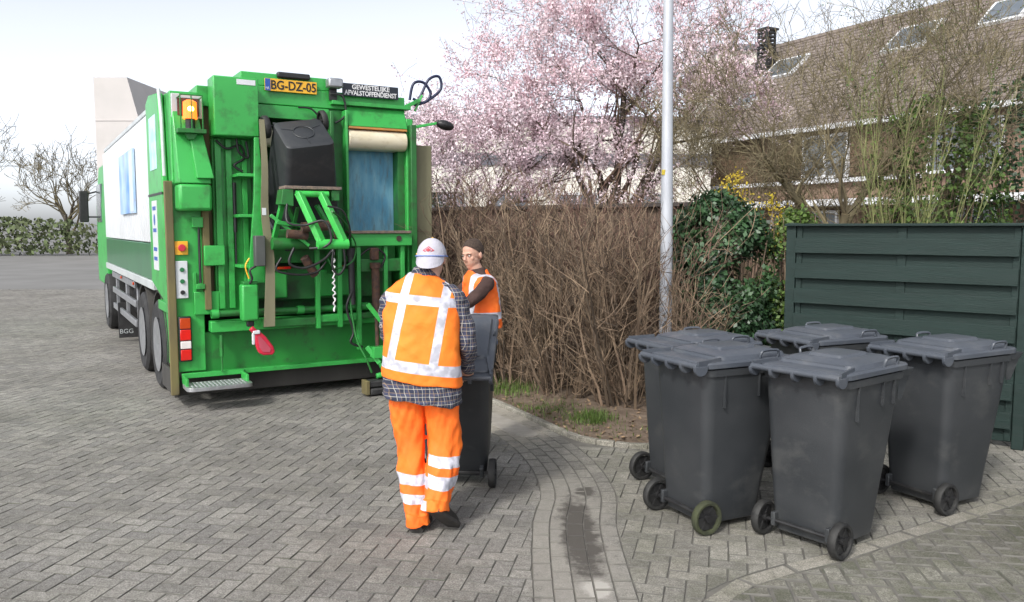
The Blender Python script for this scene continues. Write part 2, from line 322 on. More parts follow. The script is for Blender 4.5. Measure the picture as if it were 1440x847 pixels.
def stain(m, ellipses):
    nt = m.node_tree; L = nt.links; p = nt.nodes['Principled BSDF']; cur = p.inputs['Base Color'].links[0].from_socket; tc = nd(nt, 'ShaderNodeTexCoord')
    for (cx, cy, rx, ry, colr, amt) in ellipses:
        mp = nd(nt, 'ShaderNodeMapping'); mp.inputs['Location'].default_value = (-cx/rx, -cy/ry, 0); mp.inputs['Scale'].default_value = (1/rx, 1/ry, 0); L.new(tc.outputs['Object'], mp.inputs[0])
        ln = nd(nt, 'ShaderNodeVectorMath', operation='LENGTH'); L.new(mp.outputs[0], ln.inputs[0])
        ns = nd(nt, 'ShaderNodeTexNoise'); ns.inputs['Scale'].default_value = 9; ns.inputs['Detail'].default_value = 8; ns.inputs['Roughness'].default_value = .7; L.new(tc.outputs['Object'], ns.inputs[0])
        ad = nd(nt, 'ShaderNodeMath', operation='MULTIPLY_ADD'); L.new(ns.outputs['Fac'], ad.inputs[0]); ad.inputs[1].default_value = 2.0; L.new(ln.outputs['Value'], ad.inputs[2])
        rp = nd(nt, 'ShaderNodeMapRange'); rp.inputs[1].default_value = 1.7; rp.inputs[2].default_value = 2.1; rp.inputs[3].default_value = amt; rp.inputs[4].default_value = 0; L.new(ad.outputs[0], rp.inputs[0])
        mx = nd(nt, 'ShaderNodeMixRGB'); L.new(rp.outputs[0], mx.inputs[0]); L.new(cur, mx.inputs[1]); mx.inputs[2].default_value = (*colr, 1); cur = mx.outputs[0]
    L.new(cur, p.inputs['Base Color'])
ST = [(.34, 4.6, .30, 1.6, (.27, .255, .225), .6), (-.1, 7.6, .45, 1.0, (.31, .285, .24), .85), (.40, 4.72, .12, .72, (.078, .071, .062), .95), (.50, 5.5, .07, .12, (.075, .068, .06), .9), (.42, 3.98, .08, .13, (.42, .40, .36), .9)]
stain(M['paver_gut'], ST)
M['paver_walk'] = paver('sidewalk_paver', (.27, .262, .237), (.19, .183, .16), .25)
M['paver_moss'] = paver('mossy_paver', (.21, .205, .18), (.14, .135, .115), .42)
M['kerb'] = paver('pale_kerb_concrete', (.31, .295, .26), (.23, .22, .19), .25, .08)
M['joint'] = mat('sandy_joint', (.12, .115, .10), (.16, .15, .13), rough=.95, scale=12, grime=(.05, .06, .025), gscale=3)
M['cement'] = mat('spilled_cement', (.34, .315, .275), (.27, .25, .22), rough=.95, scale=9, bump=.4, bscale=70)
M['puddle'] = mat('dark_dirt_stain', (.085, .075, .065), (.13, .12, .105), rough=.8, scale=14, bump=.5, bscale=60)
M['soil'] = mat('brown_soil', (.10, .07, .048), (.17, .125, .09), rough=.95, scale=7, bump=.8, bscale=40, grime=(.25, .20, .15), gscale=5, gamt=.6)
M['earth'] = mat('far_ground', (.19, .187, .18), (.15, .148, .14), rough=.95, scale=.5)

# ---------------------------------------------------------------- ground
def crv(P, k=24): return [Vector((a.x, a.y)) for a in smooth_pts([(x, y, 0) for x, y in P], k)]
BAND = crv([(.40, 1.2), (.37, 2.4), (.36, 3.83), (.38, 4.85), (.45, 5.5), (.36, 6.3), (.10, 7.15), (-.36, 8.1), (-.98, 9.3), (-2.2, 11.5), (-4.1, 14.8), (-7, 19.6), (-10, 24.5)])
KERB = crv([(.80, 1.2), (.80, 2.6), (.86, 3.5), (1.02, 3.90), (1.19, 4.06), (1.42, 4.20), (1.62, 4.29), (1.92, 4.47), (2.4, 4.76), (4.2, 5.85), (7, 7.5)])
BED = [Vector(p) for p in [(.58, 6.68), (1.11, 6.58), (1.7, 6.85), (2.5, 7.5), (2.75, 7.6)]]
def nearest(C, p):
    A = C['a']; d = p[None, :] - A; ab = C['d']; t = np.clip((d*ab).sum(1)/C['l2'], 0, 1); q = A + ab*t[:, None]; e = p[None, :]-q
    i = int(np.argmin((e**2).sum(1))); tv = ab[i]/math.sqrt(C['l2'][i]); nv = np.array([tv[1], -tv[0]])   # nv: right of travel
    return float((p-q[i]) @ nv), q[i], nv
def prep(C):
    P = np.array([(v.x, v.y) for v in C]); d = P[1:]-P[:-1]; return dict(a=P[:-1], d=d, l2=(d**2).sum(1), P=P)
CB, CK, CBed = prep(BAND), prep(KERB), prep(BED)
HW = .255
def clip(poly, q, n, keep_pos):   # keep points with (p-q).n >= 0 (or <= 0)
    s = 1 if keep_pos else -1; out = []
    for i in range(len(poly)):
        a, b = poly[i], poly[(i+1) % len(poly)]; da = s*float((a-q) @ n); db = s*float((b-q) @ n)
        if da >= 0: out.append(a)
        if da*db < 0: out.append(a+(b-a)*(da/(da-db)))
    return out
def stone(mb, poly, z=0, ch=.0048, depth=.022, gap=.0024, jit=.0014, m=None):
    poly = np.array(poly); c = poly.mean(0); n = len(poly)
    if n < 3: return
    area = abs(sum(poly[i][0]*poly[(i+1) % n][1]-poly[(i+1) % n][0]*poly[i][1] for i in range(n)))/2
    if area < .0018: return
    d = poly-c; ln = np.linalg.norm(d, axis=1)[:, None]; u = np.sign(d)*0+d/ln
    o = poly-u*gap*1.35; t = poly-u*(gap+ch)*1.35
    z0 = z+random.uniform(-jit, jit); tx, ty = random.uniform(-.012, .012), random.uniform(-.012, .012)
    f = lambda p, zz: (p[0], p[1], zz+z0+(p[0]-c[0])*tx+(p[1]-c[1])*ty)
    vs = [f(p, 0) for p in t]+[f(p, -ch*.6) for p in o]+[f(p, -depth) for p in o]
    fs = [tuple(range(n))]+[(n+i, n+(i+1) % n, (i+1) % n, i) for i in range(n)]+[(2*n+i, 2*n+(i+1) % n, n+(i+1) % n, n+i) for i in range(n)]
    o_ = len(mb.v); mb.v.extend(vs)
    for k_, f_ in enumerate(fs): mb.f.append(tuple(i+o_ for i in f_)); mb.m.append(0 if k_ == 0 else 1)
def area_sign(poly):
    n = len(poly); return sum(poly[i][0]*poly[(i+1) % n][1]-poly[(i+1) % n][0]*poly[i][1] for i in range(n))
def herring(mb, rot, xr, yr, accept, ox=0, oy=0, wd=.101, **k):
    c, s = math.cos(rot), math.sin(rot); rad = max(abs(a) for a in xr+yr)*1.5; N = int(rad/wd)
    U = np.array([c, s]); V = np.array([-s, c]); O = np.array([ox, oy])
    for i in range(-N, N):
        for j in range(-N, N):
            kk = (i-j) % 4
            if kk == 0: q = (i, j, i+2, j+1)
            elif kk == 3: q = (i, j, i+1, j+2)
            else: continue
            cc = O+U*((q[0]+q[2])/2*wd)+V*((q[1]+q[3])/2*wd)
            if not (xr[0] < cc[0] < xr[1] and yr[0] < cc[1] < yr[1]): continue
            if abs(cc[0]) > cc[1]*.75+1.2: continue
            poly = [O+U*(a*wd)+V*(b*wd) for a, b in ((q[0], q[1]), (q[2], q[1]), (q[2], q[3]), (q[0], q[3]))]
            poly = accept(cc, poly)
            if poly is not None and len(poly) >= 3: stone(mb, poly, **k)
def acc_road(c, poly):
    d, q, n = nearest(CB, c)
    if d > -HW+.10: return None
    if d > -HW-.14: poly = clip(poly, q-n*HW, n, False)
    return poly
def acc_walk(c, poly):
    d, q, n = nearest(CB, c)
    if d < HW-.10: return None
    if d < HW+.14: poly = clip(poly, q+n*HW, n, True)
    d2, q2, n2 = nearest(CK, c)
    if d2 > -.055+.1: return None
    if d2 > -.055-.14: poly = clip(poly, q2-n2*.055, n2, False)
    if c[1] > 6.3:
        d3, q3, n3 = nearest(CBed, c)
        if d3 < -.1: return None
        if d3 < .14: poly = clip(poly, q3, n3, True)
    return poly
def acc_moss(c, poly):
    d2, q2, n2 = nearest(CK, c)
    if d2 < .055-.1: return None
    if d2 < .055+.14: poly = clip(poly, q2+n2*.055, n2, True)
    return poly
mb = MB(); herring(mb, R(-11), (-17, 1), (2.0, 24), acc_road)
struct('road', mb, [M['paver'], M['joint_dirt']])
mb = MB(); herring(mb, R(-15), (0, 7), (2.0, 10.5), acc_walk, .02, .03)
struct('sidewalk', mb, [M['paver_walk'], M['joint_dirt']])
mb = MB(); herring(mb, R(-9), (.5, 5.5), (2.0, 6.5), acc_moss, .05, .01, jit=.004, ch=.010, gap=.005)
struct('parking_bay', mb, [M['paver_moss'], M['joint_dirt']])
def rows(C, offs, wd, ln, mb, stagger=True, gap=.004, y0=1.5, y1=30, ch=.006):
    P = C['P']; seg = np.linalg.norm(P[1:]-P[:-1], axis=1); S = np.concatenate([[0], np.cumsum(seg)])
    def at(s):
        s = min(max(s, 0), S[-1]-1e-4); i = int(np.searchsorted(S, s, side='right')-1); i = min(i, len(seg)-1); t = (s-S[i])/seg[i]
        a = P[max(i-2, 0)]; b = P[min(i+3, len(P)-1)]; tv = (b-a)/np.linalg.norm(b-a); return P[i]+(P[i+1]-P[i])*t, np.array([tv[1], -tv[0]])
    for r, of in enumerate(offs):
        s = (r % 2)*ln/2+random.uniform(0, .02)
        while s+ln < S[-1]:
            (p, n), (q, m) = at(s), at(s+ln)
            a, b, c, d = p+n*(of-wd/2), p+n*(of+wd/2), q+m*(of+wd/2), q+m*(of-wd/2)
            poly = [a, b, c, d]
            if y0 < p[1] < y1: stone(mb, poly, gap=gap, ch=ch)
            s += ln
mb = MB(); rows(CB, [-.204, -.102, 0, .102, .204], .102, .205, mb); stain(M['joint_dirt'], [(.34, 4.6, .26, 1.6, (.20, .19, .165), .6), (-.1, 7.6, .45, 1.0, (.26, .24, .20), .85), (.40, 4.72, .12, .72, (.06, .055, .05), .95)]); struct('gutter', mb, [M['paver_gut'], M['joint_dirt']])
mb = MB(); rows(CK, [0], .11, .33, mb, ch=.008); struct('kerb_strip', mb, [M['kerb'], M['joint_dirt']])
CE = prep(crv([(-9.7, 24.5), (-6.7, 19.7), (-3.8, 14.9), (-1.95, 11.62), (-.76, 9.4), (-.13, 8.22), (.33, 7.28), (.56, 6.86), (.84, 6.68), (1.11, 6.6), (1.7, 6.87), (2.5, 7.52)]))
mb = MB()
P = CE['P']
for i in range(0, len(P)-12, 12):   # raised bed edging
    a, b = P[i], P[i+12]; t = (b-a)/np.linalg.norm(b-a); n = np.array([t[1], -t[0]])
    a = a+t*.004; b = b-t*.004
    mb.hexa([(*(a+n*0), -.02), (*(a-n*.06), -.02), (*(b-n*.06), -.02), (*(b), -.02)], [(*(a), .035), (*(a-n*.06), .035), (*(b-n*.06), .035), (*(b), .035)])
struct('bed_edging', mb, M['kerb'], bevel=.008)
# joint sheet and far ground in one large sheet each
mb = MB(); mb.add([(-2.2, .5, -.0065), (5.6, .5, -.0065), (8, 12, -.0065), (-4, 24, -.0065), (-17, 24, -.0065), (-17, 20, -.0065)], [(0, 1, 2, 3, 4, 5)]); struct('sand_bed', mb, M['joint'])
mb = MB(); mb.add([(-900, -200, -.03), (900, -200, -.03), (900, 1500, -.03), (-900, 1500, -.03)], [(0, 1, 2, 3)]); struct('ground', mb, M['earth'])
# thin film of cement and dirt lying on the gutter
def blotch(name, pts, z, m, jag=.008, h=.0015):
    P = smooth_pts([(x, y, 0) for x, y in pts+[pts[0]]], 8)[:-1]; n = len(P)
    P = [(p.x+random.uniform(-jag, jag), p.y+random.uniform(-jag, jag)) for p in P]
    mb = MB(); mb.prism(P, lambda a, b: (a, b, z-.01), lambda a, b: (a, b, z+h)); return struct(name, mb, m)
blotch('cement_smear', [(-.05, 7.15), (.12, 6.98), (.22, 7.08), (.02, 7.55), (-.25, 8.0), (-.42, 8.2), (-.4, 7.9)], .003, M['cement'], .006)
# planting bed
mb = MB(); nx, ny = 110, 90; idx = {}
def bedh(x, y): return .03+.045*noise.noise(Vector((x*1.3, y*1.3, 0)))+.022*noise.noise(Vector((x*5, y*5, 3)))+.01*noise.noise(Vector((x*15, y*15, 3)))
def in_bed(x, y):
    d, q, n = nearest(CE, np.array([x, y])); return d < -.03
for i in range(nx):
    for j in range(ny):
        x = -8+13*i/nx; y = 6.5+12*j/ny
        if i*j % 1 == 0:
            c = np.array([x, y]); d, q, n = nearest(CE, c)
            if d < .16:
                if d > -.05: c = q-n*.05
                idx[i, j] = len(mb.v); mb.v.append((c[0], c[1], bedh(*c)*min(1, max(.15, -d*3))-.0))
for (i, j), a in idx.items():
    q = [(i+1, j), (i+1, j+1), (i, j+1)]
    if all(t in idx for t in q): mb.f.append((a, idx[q[0]], idx[q[1]], idx[q[2]])); mb.m.append(0)
struct('soil_bed', mb, M['soil'], smooth=60)
def blades(n, cxy, spread, h, wd, mbx, zf):
    for _ in range(n):
        x = cxy[0]+random.gauss(0, spread); y = cxy[1]+random.gauss(0, spread*1.2)
        if not in_bed(x, y): continue
        z = zf(x, y)-.004; a = random.uniform(0, 2*PI); l = h*random.uniform(.4, 1.2); dx, dy = math.cos(a), math.sin(a); t = random.uniform(.1, .6)*l
        mbx.add([(x-dy*wd, y+dx*wd, z), (x+dy*wd, y-dx*wd, z), (x+dx*t, y+dy*t, z+l)], [(0, 1, 2)])
mb = MB()
for c, n, s, h in [((.75, 7.55), 900, .10, .07), ((.02, 8.9), 500, .16, .10), ((.45, 8.0), 240, .16, .05), ((-.25, 9.4), 300, .2, .09), ((1.0, 7.0), 60, .25, .04), ((.6, 7.2), 120, .2, .04), ((.22, 7.9), 200, .14, .05)]:
    blades(n, c, s, h, .004, mb, bedh)
tag(obj('grass_tufts', mb, M['grass']), 'thin green grass tufts growing on the brown soil bed under the bare hedge', 'grass', kind='stuff')
mb = MB()
for _ in range(2600):
    x = random.uniform(-2.5, 2.6); y = 6.7+random.random()**1.3*5
    if not in_bed(x, y): continue
    z = bedh(x, y)+.006; s = random.uniform(.012, .035); a = random.uniform(0, PI); n = Vector((random.gauss(0, .35), random.gauss(0, .35), 1)).normalized()
    u = n.orthogonal().normalized(); u = Matrix.Rotation(a, 3, n) @ u; v = n.cross(u); c = Vector((x, y, z))
    mb.add([c-u*s, c-v*s*.5, c+u*s, c+v*s*.5], [(0, 1, 2, 3)])
tag(obj('leaf_litter', mb, M['dry']), 'dry brown leaf litter scattered over the soil bed', 'leaf litter', kind='stuff')

# ---------------------------------------------------------------- background buildings
def wall_poly(mb, a, b, z0, z1, t=.3, m=None):   # wall from a to b (2d), thickness to the right-hand rear
    a = np.array(a); b = np.array(b); d = (b-a)/np.linalg.norm(b-a); n = np.array([-d[1], d[0]])*t
    mb.hexa([(*a, z0), (*b, z0), (*(b+n), z0), (*(a+n), z0)], [(*a, z1), (*b, z1), (*(b+n), z1), (*(a+n), z1)], m)
def window(root, u0, u1, z0, z1, fm='frame_white', y=0, bars=1, ft=.07):   # on plane y=const in local frame, outside toward -y
    fr = MB()
    fr.box((u0, y-.05, z0), (u1, y+.06, z0+ft)); fr.box((u0, y-.05, z1-ft), (u1, y+.06, z1))
    fr.box((u0, y-.048, z0+ft), (u0+ft, y+.058, z1-ft)); fr.box((u1-ft, y-.048, z0+ft), (u1, y+.058, z1-ft))
    for k in range(bars):
        c = u0+(u1-u0)*(k+1)/(bars+1); fr.box((c-ft*.4, y-.045, z0+ft), (c+ft*.4, y+.055, z1-ft))
    o = obj('window', fr, M[fm], root)
    g = MB(); g.box((u0+ft*.5, y-.02, z0+ft*.5), (u1-ft*.5, y+.02, z1-ft*.5)); obj('pane', g, M['glass'], o)
# cream flat-roofed block
b = thing('building', 'low cream flat roofed building behind the pink blossom, with a dark band of windows', 'building', (-3.8, 26, 0), R(4))
mb = MB(); mb.box((0, 0, 0), (10.2, 8, 3.85)); mb.box((0, .12, 3.85), (10.2, 8, 4.12)); mb.box((0, 0, 4.12), (10.2, 8, 5.1)); obj('wall', mb, M['render_cream'], b)
mb = MB(); mb.box((-.15, -.15, 5.1), (10.35, 8.1, 5.28)); obj('roof', mb, M['felt'], b)
mb = MB(); mb.box((-.02, -.06, 3.75), (10.22, .1, 4.13)); obj('window_band', mb, M['felt'], b)
for u0, u1, z0, z1 in [(1.0, 2.3, .8, 2.9), (3.2, 4.3, .9, 2.95), (5.2, 6.6, 1.0, 2.9), (7.6, 9.0, .9, 2.9)]: window(b, u0, u1, z0, z1, 'frame_dark' if u0 < 4 else 'frame_white', bars=1)
# row of houses with steep tiled roof
HA = R(90+28.4)
h = thing('house_row', 'row of houses with a steep brown tiled roof behind the bare trees', 'house', (12.2, 19.9, 0), HA)
# local x runs away from the camera along the facade, local y to the left (= outside is +y)
L0, L1 = -4.5, 12.7
mb = MB(); mb.box((L0, -9, 0), (L1, 0, 5.0)); 
mb.prism([(-9, 5.0), (0, 5.0), (-4.5, 8.6)], lambda a, b_: (L1-.02, a, b_), lambda a, b_: (L1-.3, a, b_)); obj('wall', mb, M['brick'], h)
rf = MB(); nrow = 26; sl = math.hypot(4.8, 3.95)
for side in (1, -1):
    for i in range(nrow):
        t0, t1 = i/nrow, (i+1.12)/nrow
        y0 = (.35-4.85*t0) if side == 1 else (-9.35+4.85*t0); y1 = (.35-4.85*t1) if side == 1 else (-9.35+4.85*t1)
        z0, z1 = 4.75+4.0*t0, 4.75+4.0*t1
        k = 62 if side == 1 else 1
        for q in range(k):
            xa = L0-.2+(L1-L0+.4)*q/k; xb = L0-.2+(L1-L0+.4)*(q+1)/k-.02*(k > 1); e = .035+random.uniform(0, .01)
            bot = [(xa, y0, z0), (xb, y0, z0), (xb, y1, z1-.0), (xa, y1, z1)]; up = [(p[0], p[1]+side*.02, p[2]+(e if n < 2 else .008)) for n, p in enumerate(bot)]
            rf.hexa(bot if side == -1 else bot[::-1], up if side == -1 else up[::-1])
roof = obj('roof', rf, M['tile'], h)
mb = MB(); mb.tube([(L0-.2, -4.5, 8.76), (L1+.2, -4.5, 8.76)], .13, 8); obj('ridge', mb, M['tile'], roof)
for x0, t0, wd, hh in [(9.6, .58, 1.5, .2), (4.6, .60, 1.5, .22), (1.9, .66, 1.3, .2), (10.2, .30, 1.0, .15), (-1.2, .6, 1.3, .2)]:
    fr = MB(); y0, z0 = .35-4.85*t0, 4.75+4*t0; y1, z1 = .35-4.85*(t0+hh), 4.75+4*(t0+hh); n = Vector((0, 4, 4.85)).normalized()
    def q(x, y, z, e): return (x, y+n.y*e, z+n.z*e)
    bot = [q(x0, y0, z0, .03), q(x0+wd, y0, z0, .03), q(x0+wd, y1, z1, .03), q(x0, y1, z1, .03)][::-1]; top = [q(x0, y0, z0, .13), q(x0+wd, y0, z0, .13), q(x0+wd, y1, z1, .13), q(x0, y1, z1, .13)][::-1]
    fr.hexa(bot, top); sk = obj('skylight', fr, M['frame_white'], roof)
    g = MB(); s = .1; dy, dz = (y1-y0)*.08, (z1-z0)*.08
    bot = [q(x0+s, y0+dy, z0+dz, .12), q(x0+wd-s, y0+dy, z0+dz, .12), q(x0+wd-s, y1-dy, z1-dz, .12), q(x0+s, y1-dy, z1-dz, .12)][::-1]; top = [(p[0], p[1]+n.y*.02, p[2]+n.z*.02) for p in bot]
    g.hexa(bot, top); obj('pane', g, M['glass'], sk)
ch = MB(); ch.box((11.3, -3.5, 6.9), (11.85, -2.95, 8.1)); cho = obj('chimney', ch, M['black'], roof)
ch = MB()
for i in range(7): ch.box((11.33, -3.47, 8.16+i*.14), (11.82, -2.98, 8.22+i*.14))
for a in (11.37, 11.78):
    for c in (-3.43, -3.02): ch.box((a-.035, c-.035, 8.1), (a+.035, c+.035, 9.14))
ch.box((11.27, -3.53, 9.11), (11.88, -2.92, 9.19)); obj('cowl', ch, M['black'], cho)
g = MB(); g.box((L0-.2, .36, 4.66), (L1+.2, .5, 4.8)); obj('gutter', g, M['frame_white'], h)
c = MB(); c.box((3.2, .0, 3.3), (12.5, .09, 4.6)); obj('timber_cladding', c, M['timber'], h)
c = MB(); c.box((2.6, 0, 3.12), (12.6, .16, 3.24)); obj('ledge', c, M['frame_white'], h)
c = MB(); c.box((-3, 0, 2.42), (12.8, 1.1, 2.6)); obj('canopy', c, M['frame_white'], h)
def hwin(x0, x1, z0, z1, bars=1):
    ft = .08; fr = MB(); y = 0.1
    fr.box((x0, y, z0), (x1, y+.09, z0+ft)); fr.box((x0, y, z1-ft), (x1, y+.09, z1)); fr.box((x0, y+.002, z0+ft), (x0+ft, y+.088, z1-ft)); fr.box((x1-ft, y+.002, z0+ft), (x1, y+.088, z1-ft))
    for k in range(bars): cc = x0+(x1-x0)*(k+1)/(bars+1); fr.box((cc-.03, y+.004, z0+ft), (cc+.03, y+.085, z1-ft))
    o = obj('window', fr, M['frame_white'], h); g = MB(); g.box((x0+.03, y+.01, z0+.03), (x1-.03, y+.04, z1-.03)); obj('pane', g, M['glass'], o)
for a in [(4.9, 6.6, 3.26, 4.55), (.4, 2.4, 3.2, 4.5), (-2.8, -.8, 3.2, 4.5), (5.2, 7.8, .8, 2.3), (.5, 2.8, .8, 2.3), (9, 11.5, .8, 2.3)]: hwin(*a)
# taller cream block beyond
b = thing('building', 'pale cream house seen between the pink blossom and the chimney', 'building', (8.6, 35.5, 0), R(-3))
mb = MB(); mb.box((0, 0, 0), (6.2, 8, 9.2)); obj('wall', mb, M['render_cream'], b)
mb = MB(); mb.box((-.2, -.2, 9.2), (6.4, 8.2, 9.42)); obj('roof', mb, M['felt'], b)
for u0 in (.5, 3.2):
    for z0 in (1, 3.9, 6.8): window(b, u0, u0+1.7, z0, z0+1.5)
# far left concrete apartment block
b = thing('building', 'pale beige gabled apartment block rising beyond the garbage truck', 'building', (-25.4, 45, 0), 0)
mb = MB(); mb.prism([(3.0, 0), (5.6, 0), (5.4, 7.4), (4.8, 9.8), (3.0, 9.8)], lambda a, z: (a, 10, z), lambda a, z: (a, 0, z)); obj('wall', mb, M['render_pale'], b)
mb = MB()
for k in range(1, 4): mb.box((3.02, -.03, k*2.5), (5.3, .0, k*2.5+.06))
obj('string_course', mb, M['render_pale'], b)
# weathered garden fence behind the hedge
f = thing('garden_fence', 'old weathered brown garden fence behind the bare twig hedge', 'fence')
mb = MB(); A = Vector((-3.6, 15.6)); B = Vector((2.75, 10.4)); N_ = 62; d = (B-A)/N_; n = Vector((-d.y, d.x)).normalized()*.025
for i in range(N_):
    a = A+d*i; b2 = A+d*(i+.95); z1 = 2.08+random.uniform(-.01, .01)
    mb.hexa([(*a, 0), (*b2, 0), (*(b2+n), 0), (*(a+n), 0)], [(*a, z1), (*b2, z1), (*(b2+n), z1), (*(a+n), z1)])
obj('board_panel', mb, M['fence_old'], f)
mb = MB(); mb.bar((*(A-n*2), 2.1), (*(B-n*2), 2.1), .09, .05); obj('cap_rail', mb, M['frame_dark'], f)
for k in range(5):
    p = A+(B-A)*(k/4)-n*2; mb = MB(); mb.box((p.x-.04, p.y-.04, 0), (p.x+.04, p.y+.04, 2.07)); obj('post', mb, M['fence_old'], f)

# ---------------------------------------------------------------- dark green slatted fence
P1, FD = Vector((2.64, 7.78)), Vector((.78, -.626)).normalized()
f = thing('slatted_fence', 'dark green stained wooden fence panel with overlapping horizontal boards behind the bins', 'fence', (P1.x, P1.y, 0), math.atan2(FD.y, FD.x))
for k in range(3):
    x0 = k*1.9
    mb = MB(); mb.box((x0-.045, -.045, 0), (x0+.045, .045, 1.84)); obj('post', mb, M['fence_green'], f, bevel=.006)
    if k == 2: continue
    mb = MB()
    mb.box((x0+.05, -.03, .06), (x0+.10, .03, 1.8)); mb.box((x0+.93, -.028, .06), (x0+1.0, .032, 1.8)); mb.box((x0+1.8, -.03, .06), (x0+1.85, .03, 1.8))
    for i in range(15):
        z0 = .06+i*.1165; front = i % 2 == 1
        y = -.066 if front else -.006; tl = random.uniform(-.002, .002)
        mb.hexa([(x0+.052, y-.008, z0-.01), (x0+1.848, y-.008, z0-.01+tl), (x0+1.848, y+.008, z0-.01+tl), (x0+.052, y+.008, z0-.01)],
                [(x0+.052, y-.008, z0+.128), (x0+1.848, y-.008, z0+.128+tl), (x0+1.848, y+.008, z0+.128+tl), (x0+.052, y+.008, z0+.128)])
    obj('board_panel', mb, M['fence_green'], f, bevel=.003)
mb = MB(); mb.box((-.05, -.085, 1.812), (3.84, .04, 1.835)); obj('cap_rail', mb, M['fence_green'], f, bevel=.003)

# ---------------------------------------------------------------- plants
def grow(mb, p, d, length, r, depth, tips, spread=.5, up=.15, seg=4, ratio=.62, kids=(2, 4), sides=5, rmin=.0025, wob=.16):
    pts = [p.copy()]; rad = [r]; dd = d.normalized()
    for i in range(seg):
        dd = (dd+Vector((random.gauss(0, wob), random.gauss(0, wob), random.gauss(0, wob)+up*.3))).normalized()
        pts.append(pts[-1]+dd*length/seg); rad.append(max(rmin, r*(1-.5*(i+1)/seg)))
    mb.tube(pts, rad, sides if depth > 1 else 3, cap=False)
    if depth <= 0:
        tips.append(pts); return
    if depth <= 1: tips.append(pts)
    for k in range(random.randint(*kids)):
        i = random.randint(max(1, seg//2), seg) if k else seg
        base = pts[i]; nd_ = (dd+Vector((random.gauss(0, spread), random.gauss(0, spread), random.gauss(0, spread)+up))).normalized()
        grow(mb, base, nd_, length*ratio*random.uniform(.75, 1.25), max(rmin, rad[i]*.68), depth-1, tips, spread, up, seg, ratio, kids, sides, rmin, wob)
def leaves(mb, tips, per, size, jit, mi=None, flat=False):
    for pts in tips:
        for _ in range(per):
            i = random.randrange(len(pts)-1); c = pts[i].lerp(pts[i+1], random.random())+Vector((random.gauss(0, jit), random.gauss(0, jit), random.gauss(0, jit)))
            n = Vector((random.gauss(0, 1), random.gauss(0, 1), random.gauss(0, 1))).normalized(); u = n.orthogonal().normalized(); u = Matrix.Rotation(random.uniform(0, 6.28), 3, n) @ u; v = n.cross(u); s = size*random.uniform(.6, 1.3)
            mb.add([c-u*s, c-v*s*.75+n*s*.2, c+u*s, c+v*s*.75+n*s*.2], [(0, 1, 2, 3)], mi)
def tree(name, label, loc, stems, bark, twigm, leafm=None, depth=5, per=6, size=.02, jit=.03, cat='tree', group=None, lname='blossom', **kw):
    t = thing(name, label, cat, loc, 0, group)
    tk, cr, lf = MB(), MB(), MB(); tips = []
    for (p, d, ln, r) in stems:
        p = Vector(p); d = Vector(d).normalized(); pts = [p.copy()]; q = p.copy(); dd = d.copy()
        for i in range(5):
            dd = (dd+Vector((random.gauss(0, .07), random.gauss(0, .07), .03))).normalized(); q = q+dd*ln/5; pts.append(q.copy())
        rad = [r*(1.25 if i == 0 else 1-.08*i) for i in range(6)]; tk.tube(pts, rad, 9)
        for i in (2, 3, 4, 5, 5, 5):
            a = random.uniform(0, 6.28); s = kw.get('open', .8)
            grow(cr, pts[i], (dd+Vector((math.cos(a)*s, math.sin(a)*s, random.uniform(-.1, .4)))).normalized(), kw.get('blen', 1.2)*random.uniform(.8, 1.2), rad[i]*.6, depth-1, tips, kw.get('spread', .5), kw.get('up', .15), 4, kw.get('ratio', .66), kw.get('kids', (2, 3)), 5, kw.get('rmin', .003))
    obj('trunk', tk, M[bark], t, smooth=60); obj('crown', cr, M[twigm], t, smooth=60)
    if leafm: leaves(lf, tips, per, size, jit); obj(lname, lf, M[leafm], t)
    return t, tips
random.seed(11)
tree('blossom_tree', 'large pink blossoming tree with dark trunk behind the garden fence', (1.75, 14.3, 0), [((0, 0, 0), (0, 0, 1), 2.5, .14), ((.02, 0, 1.2), (-.45, .1, 1), 1.9, .08), ((.02, 0, 1.4), (.5, -.1, 1), 1.9, .08), ((0, 0, 2.2), (.1, 0, 1), 1.9, .08)],
     'bark', 'twig_dark', 'blossom', depth=6, per=11, size=.025, jit=.05, blen=1.15, spread=.52, up=.12, ratio=.72)
tree('blossom_tree', 'smaller pink blossoming tree with thin trunk beside the garbage truck', (-1.0, 14.4, 0), [((0, 0, 0), (.05, 0, 1), 2.2, .06), ((0, 0, 1.3), (.7, 0, 1), 1.6, .045), ((0, 0, 1.6), (1, .1, .8), 1.6, .04), ((0, 0, 1.7), (1.2, .1, .6), 1.9, .04)],
     'bark', 'twig_dark', 'blossom_white', depth=6, per=11, size=.022, jit=.05, blen=.8, spread=.55, up=.06, ratio=.74)
random.seed(5)
tree('bare_tree', 'bare brown tree with a forked trunk rising behind the dark green fence', (4.7, 11.6, 0), [((0, 0, 0), (-.15, 0, 1), 2.1, .09), ((-.2, 0, 1.6), (-.7, 0, .7), 1.4, .06), ((-.1, 0, 1.7), (.5, 0, .9), 1.5, .06)],
     'twig_olive', 'twig_olive', None, depth=6, blen=.8, spread=.55, up=.12, ratio=.76, rmin=.0028, kids=(2, 4))
tree('bare_tree', 'bare brown shrubby tree left of the forked one, in front of the timber cladding', (3.55, 12.4, 0), [((0, 0, 0), (0, 0, 1), 1.9, .05), ((0, 0, .8), (-.4, 0, 1), 1.5, .04), ((0, 0, .8), (.4, 0, 1), 1.5, .04)],
     'twig_olive', 'twig_olive', None, depth=6, blen=.62, spread=.5, up=.16, ratio=.78, rmin=.0028, kids=(2, 4))
